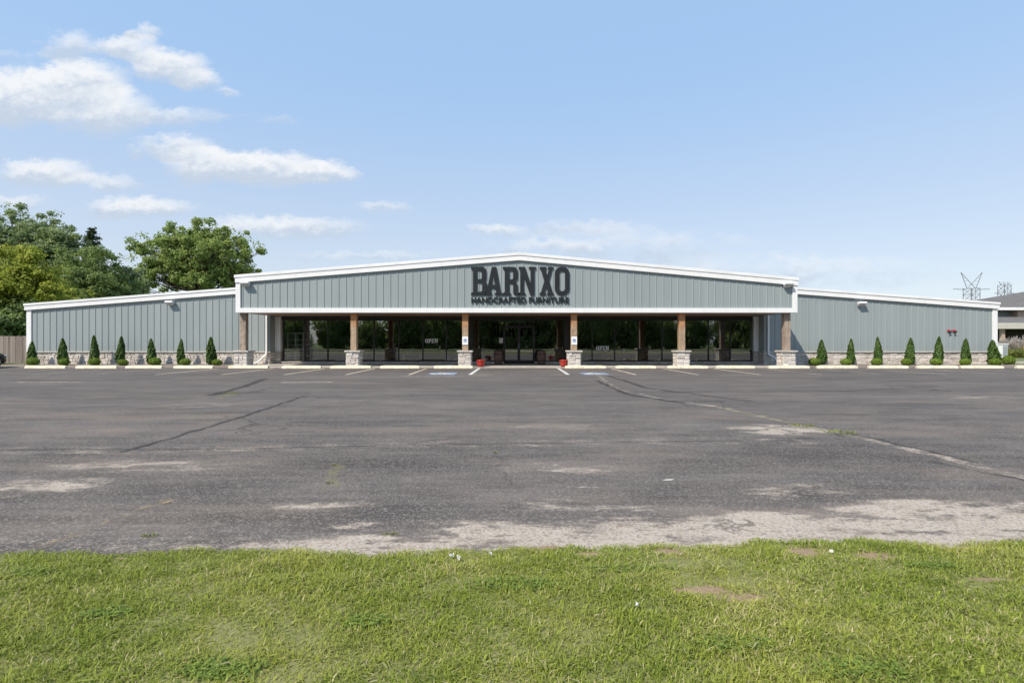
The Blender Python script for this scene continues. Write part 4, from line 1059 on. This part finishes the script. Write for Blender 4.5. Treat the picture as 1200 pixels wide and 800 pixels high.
# ------------------------------------------------------------------ lawn blades (uncountable)
def lawn():
    g = np.random.default_rng(99)
    bare = [(*gp(px, py), rx, ry) for px, py, rx, ry in BARE]
    parts = []
    for x0, x1, y0, y1, dens in ((-4.9, 4.9, 1.6, 4.0, 21000), (-14, -4.9, 1.0, 4.0, 2600), (4.9, 14, 1.0, 4.0, 2600), (-10, 10, -1.0, 1.6, 1200)):
        n = int((x1 - x0) * (y1 - y0) * dens); parts.append(np.stack([g.uniform(x0, x1, n), g.uniform(y0, y1, n)], 1))
    P = np.concatenate(parts)
    x, y = P[:, 0], P[:, 1]
    edge = 3.51 + .19 / (1 + np.exp(-(x - .6) * 1.6)) + .035 * np.sin(x * 3.1 + 1) + .025 * np.sin(x * 7.7) + .018 * np.sin(x * 17.3 + 2)
    cl_ = np.sin(x * 9.1 + np.sin(y * 7) * 2) * np.sin(y * 11.3 + np.sin(x * 5.3) * 2)          # tufting
    cl2 = np.sin(x * 2.7 + 1.3 * np.sin(y * 3.1)) * np.sin(y * 3.9 + 1.7 * np.sin(x * 2.2))
    keep = (edge - y) > g.exponential(.040, len(x)) - .020
    keep &= g.random(len(x)) < (.80 + .20 * cl_)
    bd = np.zeros(len(x))
    for cx, cy, rx, ry in bare:
        d = np.sqrt(((x - cx) / rx) ** 2 + ((y - cy) / ry) ** 2) + .25 * np.sin(x * 40) * np.sin(y * 55 + x * 20)
        bd = np.maximum(bd, np.clip(1.25 - d, 0, 1))
    keep &= g.random(len(x)) > bd * 1.08
    x, y, cl_, cl2, bd, edge = (q[keep] for q in (x, y, cl_, cl2, bd, edge)); n = len(x)
    hgt = np.clip(g.normal(.029, .009, n) + .008 * cl_ + .004 * cl2, .010, .07) * (1 - .5 * bd)
    hgt *= np.clip(.45 + (edge - y) * 2.2, .45, 1.0); tall = g.random(n) < .010; hgt = np.where(tall, hgt * 1.6, hgt)
    a = g.uniform(0, 6.28, n) + .9 * cl2; lean = np.clip(g.normal(.95, .45, n), .05, 2.2)
    w = g.uniform(.0015, .0030, n) * np.where(g.random(n) < .05, 2.0, 1.0)
    dr = np.stack([np.cos(a), np.sin(a)], 1); sd = np.stack([-np.sin(a + g.normal(0, .5, n)), np.cos(a)], 1)
    z0 = np.full(n, .012)
    b0 = np.stack([x, y, z0], 1); d3 = np.concatenate([dr, np.zeros((n, 1))], 1); s3 = np.concatenate([sd, np.zeros((n, 1))], 1) * w[:, None]
    mid = b0 + d3 * (hgt * lean * .38)[:, None]; mid[:, 2] += hgt * .62
    tip = b0 + d3 * (hgt * lean * 1.05)[:, None]; tip[:, 2] += hgt * np.clip(1.08 - .3 * lean, .35, 1.1)
    V = np.stack([b0 - s3, b0 + s3, mid + s3 * .85, mid - s3 * .85, tip], 1).reshape(-1, 3)
    o = np.arange(n)[:, None] * 5
    Q = o + np.array([[0, 1, 2, 3]]); T = o + np.array([[3, 2, 4]])
    rnd_ = np.clip(g.normal(.45, .24, n) + .12 * cl2, 0, 1)
    dry = np.where(g.random(n) < .10 + .22 * np.clip(cl2, 0, 1) + .35 * bd, g.uniform(.4, 1, n), g.uniform(0, .12, n))
    ob = npmesh('lawn_grass', V, Q, MAT['blade'], {'rnd': np.repeat(rnd_, 5), 'dry': np.repeat(dry, 5)}, None, T)
    ob['kind'] = 'stuff'; ob['label'] = 'short mown green lawn along the front of the lot'
lawn()
def clover():
    g = np.random.default_rng(77); C = []
    for px, py, rx, ry, n in ((255, 792, .22, .07, 420), (35, 676, .16, .06, 240), (600, 690, .30, .08, 380), (860, 760, .2, .06, 260), (1010, 792, .22, .06, 260), (430, 735, .14, .05, 180), (1090, 668, .2, .04, 220), (130, 725, .14, .05, 160), (740, 672, .3, .05, 200)):
        cx, cy = gp(px, py); a = g.uniform(0, 6.28, n); r = np.sqrt(g.random(n)) * g.uniform(.6, 1.1, n)
        C.append(np.stack([cx + rx * r * np.cos(a), cy + ry * r * np.sin(a) + g.normal(size=n) * .02, g.uniform(.026, .045, n)], 1))
    C = np.concatenate(C); n = len(C); C = np.repeat(C, 3, 0); k = np.tile(np.arange(3), n) * 2.094 + np.repeat(g.uniform(0, 6.28, n), 3)
    up = np.stack([np.cos(k), np.sin(k), np.full(3 * n, .12)], 1); C += up * .006; nr = norm(np.stack([np.zeros(3 * n), np.zeros(3 * n), np.ones(3 * n)], 1) + g.normal(size=(3 * n, 3)) * .25)
    v, q, r_ = leaves(C, nr, norm(up), np.full(3 * n, .013), np.full(3 * n, .012), np.repeat(g.random(n), 3))
    o = npmesh('clover', v, q, MAT['clover'], {'rnd': r_}); o['kind'] = 'stuff'; o['label'] = 'patches of low clover leaves growing through the mown lawn'
clover()

# ------------------------------------------------------------------ wooden fence, car
FN = thing('wooden_fence', 'weathered brown board fence running off from the left corner of the store', 'fence', (0, 0, 0))
b = MB(); x = -30.5; rr = random.Random(5)
while x > -52:
    w = rr.uniform(.13, .16); b.cur = rr.random(); y = 33.2 + rr.uniform(-.008, .008); b.box(x - w, x, y, y + .02, .04 + rr.uniform(0, .03), 1.80 + rr.uniform(-.02, .02)); x -= w + .008
b.build('board_panel', MAT['fence'], FN)
for k in range(9): b = MB(); b.cur = .3; xx = -30.7 - k * 2.4; b.box(xx - .05, xx + .05, 33.235, 33.33, -.1, 1.75); b.build('post', MAT['fence'], FN)
b = MB(); b.cur = .4
for z in (.35, 1.45): b.box(-52, -30.5, 33.332, 33.37, z, z + .09)
b.build('rail', MAT['fence'], FN)
def car():
    # nose towards +x; origin under the front bumper
    t = thing('parked_car', 'black car at the left picture edge, only its nose and front wheel in view', 'car', (-28.85, 28.62, 0.0), R(90))
    st = [(-.00, .34, .62, .55), (-.10, .24, .70, .70), (-.35, .20, .80, .82), (-.9, .20, .90, .88), (-1.45, .20, .96, .89), (-2.3, .20, .98, .90), (-3.2, .20, .98, .90), (-4.0, .22, 1.00, .87), (-4.5, .25, .98, .80), (-4.68, .34, .86, .66)]
    b = MB(); n = 10; vs = []
    for x, zb, zt, hw in st:
        ring = [(-hw * .9, zb), (-hw, zb + .12), (-hw, zb + (zt - zb) * .6), (-hw * .95, zt - .06), (-hw * .78, zt), (hw * .78, zt), (hw * .95, zt - .06), (hw, zb + (zt - zb) * .6), (hw, zb + .12), (hw * .9, zb)]
        vs += [(x, y, z) for y, z in ring]
    fs = [(i * n + j, i * n + (j + 1) % n, (i + 1) * n + (j + 1) % n, (i + 1) * n + j) for i in range(len(st) - 1) for j in range(n)] + [tuple(range(n)), tuple(range((len(st) - 1) * n + n - 1, (len(st) - 1) * n - 1, -1))]
    b.add(vs, fs); body = b.build('body', MAT['car_paint'], t, smooth=True, bevel=.02)
    cab = [(-1.35, .955, .70), (-2.05, 1.40, .60), (-2.5, 1.46, .58), (-3.3, 1.43, .57), (-4.15, 1.0, .68)]
    b = MB(); vs = []
    for x, z, hw in cab: vs += [(x, -hw, z), (x, hw, z)]
    base = [(-1.35, -.74, .93), (-4.15, -.74, .95), (-1.35, .74, .93), (-4.15, .74, .95)]
    vs += base; m = len(cab)
    fs = [(2 * i, 2 * i + 1, 2 * i + 3, 2 * i + 2) for i in range(m - 1)] + [tuple([10] + [2 * i for i in range(m)] + [11]), tuple([12] + [2 * i + 1 for i in range(m)] + [13])]
    b.add(vs, fs); cabin = b.build('cabin_glass', MAT['car_glass'], t)
    b = MB(); b.prism_y([(-2.05, 1.405), (-2.5, 1.465), (-3.3, 1.435), (-3.3, 1.46), (-2.5, 1.49), (-2.05, 1.43)], -.6, .6); b.build('roof_panel', MAT['car_paint'], t, smooth=False)
    for sy in (-1, 1):
        for wx in (-.88, -3.62):
            b = MB(); y0 = sy * .80
            b.lathe([(.05, -.10), (.26, -.11), (.315, -.09), (.33, -.05), (.33, .05), (.315, .09), (.26, .11), (.05, .10)], seg=24); w = b.build('wheel', MAT['rubber'], t, smooth=True)
            w.rotation_euler = (R(90), 0, 0); w.location = (wx, y0, .33)
            b = MB(); b.lathe([(.06, .105), (.22, .118), (.235, .112), (.23, .09)], seg=24)
            for k in range(5):
                a = 2 * pi * k / 5; b.tube([(0, 0, .118), (.22 * cos(a), .22 * sin(a), .12)], [.035, .03], 4)
            rm = b.build('rim', MAT['alloy'], w)
            if sy > 0: rm.rotation_euler = (R(180), 0, 0)
            b = MB()
            for k in range(12):                              # dark arch lip
                pass
            b.tube([(wx + .39 * cos(a), sy * .885, .33 + .39 * sin(a)) for a in np.linspace(R(-12), R(192), 14)], [.03] * 14, 6); b.build('wheel_arch', MAT['rubber'], t)
        b = MB(); b.box(-.22, -.03, sy * .62 - .12, sy * .62 + .12, .62, .70); b.build('headlight', MAT['lamp_clear'], t, bevel=.02)
        b = MB(); b.box(-4.68, -4.6, sy * .55 - .15, sy * .55 + .15, .72, .84); b.build('tail_light', MAT['lamp_red'], t, bevel=.01)
        b = MB(); b.box(-1.72, -1.55, sy * .95 - .1, sy * .95 + .1, .98, 1.1); b.build('mirror', MAT['car_paint'], t, bevel=.03)
car()

# ------------------------------------------------------------------ neighbour on the right, grasses, pylons
def shingle_mat():
    m, t, b = new_mat('grey_shingle'); p = geopos(t); x, y, z = sep(p)
    row = m_(t, 'FLOOR', z / .09); r = cells(xyz(t, m_(t, 'FLOOR', x / .3 + row * .5), row, m_(t, 'FLOOR', y / .3)), 1.7)[0]
    put(t, b.inputs['Base Color'], mixc(t, cl(r * .5 + noise(p, .6, 4) * .5), (.085, .08, .075), (.17, .16, .15))); b.inputs['Roughness'].default_value = .9
    return m
MAT['shingle'] = shingle_mat()
MAT['stucco'] = simple('tan_stucco', (.44, .33, .26), .9, .06, 2)
MAT['bluegrey'] = simple('blue_grey_shade_and_door', (.30, .33, .35), .8, .06, 2)  # shaded tone of the neighbour's wall; also colours the utility cabinet door
NB = thing('neighbour_building', 'two tier grey shingled building with tan upper wall beyond the right end of the store', 'building', (0, 0, 0))
yb = 62.0
b = MB(); b.box(66.0, 100, yb + 4.8, yb + 19, -.1, 5.5); b.build('wall', MAT['stucco'], NB)
b = MB(); b.box(62.2, 65.99, yb + 5.80, yb + 5.98, 3.6, 5.45); b.build('shaded_wall_panel', MAT['bluegrey'], NB)  # left part of the upper wall, its shade put into the blue-grey colour
def hip(name, x0, x1, y0, y1, z0, z1, inset, mat, par):
    b = MB(); th = .22
    b.add([(x0, y0, z0), (x1, y0, z0), (x1, y1, z0), (x0, y1, z0), (x0, y0, z0 + th), (x1, y0, z0 + th), (x1, y1, z0 + th), (x0, y1, z0 + th), (x0 + inset, (y0 + y1) / 2, z1), (x1 - inset, (y0 + y1) / 2, z1)],
          [(3, 2, 1, 0), (0, 1, 5, 4), (1, 2, 6, 5), (2, 3, 7, 6), (3, 0, 4, 7), (4, 5, 9, 8), (6, 7, 8, 9), (5, 6, 9), (7, 4, 8)])
    return b.build(name, mat, par)
hip('roof', 61.4, 101, yb + 4.4, yb + 20.6, 5.62, 9.0, 15.0, MAT['shingle'], NB)
b = MB(); b.box(61.3, 101.1, yb + 4.25, yb + 4.395, 5.5, 5.86); b.build('eave_fascia', MAT['white'], NB)
b = MB(); b.prism_x([(yb - 1.2, 3.45), (yb + 4.79, 3.45), (yb + 4.79, 4.65), (yb - 1.2, 3.62)], 57.2, 100); b.build('lower_roof', MAT['shingle'], NB)
b = MB(); b.box(57.1, 92.1, yb - 1.4, yb - 1.205, 2.95, 3.66); b.build('lower_fascia', simple('beige_fascia', (.52, .49, .44), .7, .06), NB)
b = MB(); b.box(58, 92, yb + 3.0, yb + 3.2, -.1, 3.44); b.build('shopfront_wall', MAT['dark_wall'], NB)
for k in range(7):
    b = MB(); xx = 58.4 + k * 5.4; b.box(xx, xx + .35, yb - 1.0, yb - .65, -.1, 3.44); b.build('porch_column', MAT['stucco'], NB)
b = MB(); b.box(55.0, 110, 50.4, 51.2, -.05, .09); o = b.build('kerb', MAT['concrete']); o['kind'] = 'structure'
# utility box and ornamental grasses by the verge
t = thing('utility_box', 'white utility cabinet just beyond the right corner of the store', 'utility box', (XA(1171, 44), 44, 0))
b = MB(); b.box(-.45, .45, -.3, .3, 0, 1.2); b.build('cabinet', MAT['white'], t, bevel=.02)
b = MB(); b.box(-.5, .5, -.35, .35, 1.203, 1.27); b.build('lid', MAT['white'], t, bevel=.01)
b = MB(); b.box(.02, .4, -.325, -.303, .1, 1.1); b.build('access_door', MAT['bluegrey'], t)
def plume_grass(seed):
    g = np.random.default_rng(seed); t = thing('plume_grass', 'x', 'grass clump', (0, 48, 0), 0, 'feathery grasses beyond the right end of the store')
    n = 700; a = g.uniform(0, 6.28, n); rr = .35 * np.sqrt(g.random(n)); base = np.stack([rr * np.cos(a), rr * np.sin(a), np.zeros(n)], 1)
    up = norm(np.stack([np.cos(a) * .35, np.sin(a) * .35, np.ones(n)], 1) + g.normal(size=(n, 3)) * .12); l = g.uniform(.5, 1.1, n)
    sd = norm(np.cross(up, g.normal(size=(n, 3))))
    v, q, rd = leaves(base + up * l[:, None] * .5, norm(np.cross(sd, up)), up, l, np.full(n, .04), g.random(n)); npmesh('blades', v, q, MAT['tallgrass'], {'rnd': rd}, t)
    n = 46; a = g.uniform(0, 6.28, n); up = norm(np.stack([np.cos(a) * .3 + .12, np.sin(a) * .3, np.ones(n)], 1)); top = up * g.uniform(1.1, 1.75, n)[:, None]
    m = 14; pos = np.repeat(top, m, 0) + g.normal(size=(n * m, 3)) * np.array([.035, .035, .12]); u = np.repeat(up, m, 0)
    sd = norm(np.cross(u, g.normal(size=(n * m, 3)))); l = g.uniform(.10, .18, n * m)
    v, q, rd = leaves(pos, norm(np.cross(sd, u)), u, l, l * .35, g.random(n * m)); npmesh('plumes', v, q, MAT['plume'], {'rnd': rd}, t)
    return t
pg = [plume_grass(300), plume_grass(301)]
for i in range(9):
    px = 1176 + i * 5.5; d = 46.5 + (i % 3) * .9; lb = f'pink plumed grass clump, {["first", "second", "third", "fourth", "fifth", "sixth", "seventh", "eighth", "ninth"][i]} right of the utility cabinet'
    o = pg[i] if i < 2 else dup(pg[i % 2]); o.location = (XA(px, d), d, -.03); o.rotation_euler = (0, 0, i * 1.1); o.scale = (1, 1, .85 + .1 * (i % 3)); o['label'] = lb
for i, px in enumerate((1194.5, 1199.5)):
    t = thing('traffic_cone', ['orange traffic cone among the grasses, left of the two', 'orange traffic cone at the right picture edge, right of the two'][i], 'cone', (XA(px, 50), 50, -.03), 0, 'orange cones by the neighbouring building')
    b = MB(); b.box(-.24, .24, -.24, .24, 0, .04); b.build('base', MAT['orange'], t, bevel=.01)
    b = MB(); b.lathe([(.19, .041), (.16, .1), (.045, 1.05), (.03, 1.06)], seg=18); b.build('cone_body', MAT['orange'], t, smooth=True)
    b = MB(); b.lathe([(.128, .35), (.098, .62)], seg=18); b.build('reflective_band', MAT['vinyl_white'], t, smooth=True)
def pylon(px, d, k, label, vtop):
    t = thing('power_pylon', label, 'pylon', (XA(px, d), d, 0), 0, 'steel pylons on the horizon')
    u = d / F                                                  # metres per picture unit at that distance
    r = .11 * d / 250
    def bar(b, p, q, w=1.0): b.tube([p, q], [r * w, r * w], 4)
    zt = ZA(338, d) if vtop else ZA(334, d); hw = 5.2 * u if vtop else 4.0 * u
    b = MB(); bw = hw * 1.0; legs = [(-1, -1), (1, -1), (1, 1), (-1, 1)]
    n = 9
    for k_ in range(n):
        z0, z1 = zt * k_ / n, zt * (k_ + 1) / n
        w0 = hw * (1 + 1.3 * max(0, .45 - k_ / n)); w1 = hw * (1 + 1.3 * max(0, .45 - (k_ + 1) / n))
        for i in range(4):
            a, c = legs[i], legs[(i + 1) % 4]
            bar(b, (a[0] * w0, a[1] * w0, z0), (a[0] * w1, a[1] * w1, z1), 1.3)
            bar(b, (a[0] * w0, a[1] * w0, z0), (c[0] * w1, c[1] * w1, z1), .6); bar(b, (c[0] * w0, c[1] * w0, z0), (a[0] * w1, a[1] * w1, z1), .6)
            bar(b, (a[0] * w1, a[1] * w1, z1), (c[0] * w1, c[1] * w1, z1), .7)
        if k_ > 3: bar(b, (0, -w0, z0), (0, -w1, z1), .8)
    b.build('tower_body', MAT['steel'], t)
    for zz, ln in ((zt, 22 * u), (zt - 15 * u, 20 * u)) if vtop else ((zt - 9 * u, 12 * u),):
        for sx in (-1, 1):
            b = MB(); bar(b, (sx * hw, 0, zz), (sx * ln, 0, zz - .6 * u), .9); bar(b, (sx * hw, 0, zz - 2.2 * u), (sx * ln, 0, zz - .6 * u), .9)
            for f in (.3, .6): xx = sx * (hw + (ln - hw) * f); bar(b, (xx, 0, zz - .2 * u), (xx, 0, zz - 2.2 * u * (1 - f) - .6 * u * f), .6)
            b.build('cross_arm', MAT['steel'], t)
    if vtop:
        for sx in (-1, 1):
            b = MB(); tip = (sx * 12.5 * u, 0, zt + 19 * u)
            bar(b, (-sx * hw * .9, 0, zt), tip, 1.2); bar(b, (sx * hw, 0, zt), tip, 1.2)
            for f in (.25, .45, .65): bar(b, (-sx * hw * .9 + (tip[0] + sx * hw * .9) * f, 0, zt + (tip[2] - zt) * f), (sx * hw + (tip[0] - sx * hw) * f, 0, zt + (tip[2] - zt) * f), .6)
            b.build('earth_wire_arm', MAT['steel'], t)
    else:
        for sx in (-1, 0, 1):
            b = MB(); bar(b, (sx * hw, 0, zt), (sx * hw * 1.3 - 1 * u, 0, zt + 4 * u), 1.1); bar(b, (sx * hw, 0, zt), (sx * hw * 1.3 + 2 * u, 0, zt + 3 * u), .8); b.build('earth_wire_arm', MAT['steel'], t)
pylon(1138.5, 260, 0, 'nearer lattice power pylon with V shaped top over the right end of the roof', True)
pylon(1177, 360, 1, 'farther lattice power pylon just left of the neighbouring roof', False)

# ------------------------------------------------------------------ light, sky, camera
AZ, EL = R(43), R(48.6)                       # sun: from the left, behind the camera
to_sun = Vector((-sin(AZ) * cos(EL), -cos(AZ) * cos(EL), sin(EL)))
sl = bpy.data.lights.new('sun', 'SUN'); sl.energy = 3.3; sl.angle = R(.53); sl.color = (1.0, .91, .79)
so = bpy.data.objects.new('sun', sl); COL.objects.link(so); so.rotation_euler = to_sun.to_track_quat('Z', 'Y').to_euler()
W = bpy.data.worlds.new('World'); scn.world = W; W.use_nodes = True; t = W.node_tree; t.nodes.clear()
wo = t.nodes.new('ShaderNodeOutputWorld'); bg = t.nodes.new('ShaderNodeBackground'); t.links.new(bg.outputs[0], wo.inputs[0])
sk = t.nodes.new('ShaderNodeTexSky'); sk.sky_type = 'NISHITA'; sk.sun_disc = False
sk.sun_elevation = EL; sk.sun_rotation = math.atan2(to_sun.x, to_sun.y); sk.air_density = 1.0; sk.dust_density = .6; sk.ozone_density = 1.5; sk.altitude = 100
SKY_STR = .15; VEIL = .82; VEIL_C = (.245, .375, .56); VEIL_LOW = (.40, .43, .475); CLOUD_HI = (.59, .60, .61); CLOUD_LO = (.36, .415, .49)
bg.inputs['Strength'].default_value = SKY_STR
d = S(t, t.nodes.new('ShaderNodeTexCoord').outputs['Generated']); dx, dy, dz = sep(d)
yy = mx(dy, .05); U = (dx / yy) * 600.0 + 600.0; V = 400.0 - (dz / yy) * 600.0       # cloud field by compass direction
front = sm(dy, .05, .25)
n1 = noise(xyz(t, U / 60.0, V / 30.0, 0.0), 1.0, 4, .62, .3); n2 = noise(xyz(t, U / 20.0 + 9.0, V / 13.0, 3.0), 1.0, 4, .66)
Uw = U + (n1 - .5) * 60.0 + (n2 - .5) * 22.0; Vw = V + (n2 - .5) * 16.0 - (n1 - .5) * 20.0
blobs = [(78, 54, 48, 22, .62), (150, 58, 46, 20, .75), (195, 78, 56, 24, 1), (232, 95, 36, 15, .7), (265, 108, 26, 7, .45), (170, 38, 24, 14, .62), (20, 66, 50, 8, .3), (300, 140, 70, 8, .26),
         (20, 115, 85, 44, 1.0), (92, 98, 66, 34, 1.1), (118, 132, 78, 34, .9), (214, 137, 56, 16, .42), (206, 172, 64, 20, .7),
         (245, 194, 66, 26, 1.0), (315, 198, 78, 25, 1.0), (384, 204, 52, 17, .8), (52, 203, 66, 22, .85), (118, 216, 60, 16, .6), (160, 244, 85, 17, .8), (320, 267, 135, 18, .72),
         (22, 236, 46, 10, .45), (582, 271, 44, 11, .62), (690, 266, 90, 12, .38), (450, 243, 50, 10, .38), (430, 300, 120, 10, .34), (740, 288, 190, 26, .36), (930, 318, 240, 26, .36), (640, 290, 90, 12, .3)]
den = None; sh = None
for cx, cy, rx, ry, k_ in blobs:
    ex = (Uw - cx) * (1.0 / rx); ey = (Vw - cy) * (1.0 / ry)
    w_ = m_(t, 'MULTIPLY', 1.0 - (ex * ex + ey * ey), k_, clamp=True)
    den = w_ if den is None else den + w_
    sh = w_ * ey if sh is None else sh + w_ * ey
rel = sh / (den + .001)                                           # -1 top .. +1 base
cov = sm(den + (n1 - .5) * 1.1 + (n2 - .5) * .6, .02, .84) * front * sm(den, 0.0, .15)
lit = sm(rel + (n2 - .5) * 1.2 + (n1 - .5) * .9, -.5, .5)
cc = mixc(t, lit, tuple(v / SKY_STR for v in CLOUD_HI), tuple(v / SKY_STR for v in CLOUD_LO))
veil = mixc(t, VEIL, S(t, sk.outputs[0]), mixc(t, sm(dz, .02, .50), tuple(v / SKY_STR for v in VEIL_LOW), tuple(v / SKY_STR for v in VEIL_C)))     # thin milky high cloud all over
put(t, bg.inputs[0], mixc(t, cov * .92, veil, cc))
W.cycles.sampling_method = 'MANUAL'; W.cycles.sample_map_resolution = 512

cam = bpy.data.cameras.new('camera'); cam.sensor_width = 36; cam.lens = 18.0; cam.clip_start = .05; cam.clip_end = 3000
co = bpy.data.objects.new('camera', cam); COL.objects.link(co); co.location = (0, 0, H); co.rotation_euler = (R(90), 0, 0); scn.camera = co
vs_ = scn.view_settings; scn.display_settings.display_device = 'sRGB'
vs_.view_transform = 'Standard'; vs_.look = 'None'; vs_.exposure = .68; vs_.gamma = 1.0; vs_.use_curve_mapping = False

cy = scn.cycles
cy.max_bounces = 5; cy.diffuse_bounces = 2; cy.glossy_bounces = 3; cy.transmission_bounces = 3; cy.transparent_max_bounces = 8
cy.caustics_reflective = False; cy.caustics_refractive = False
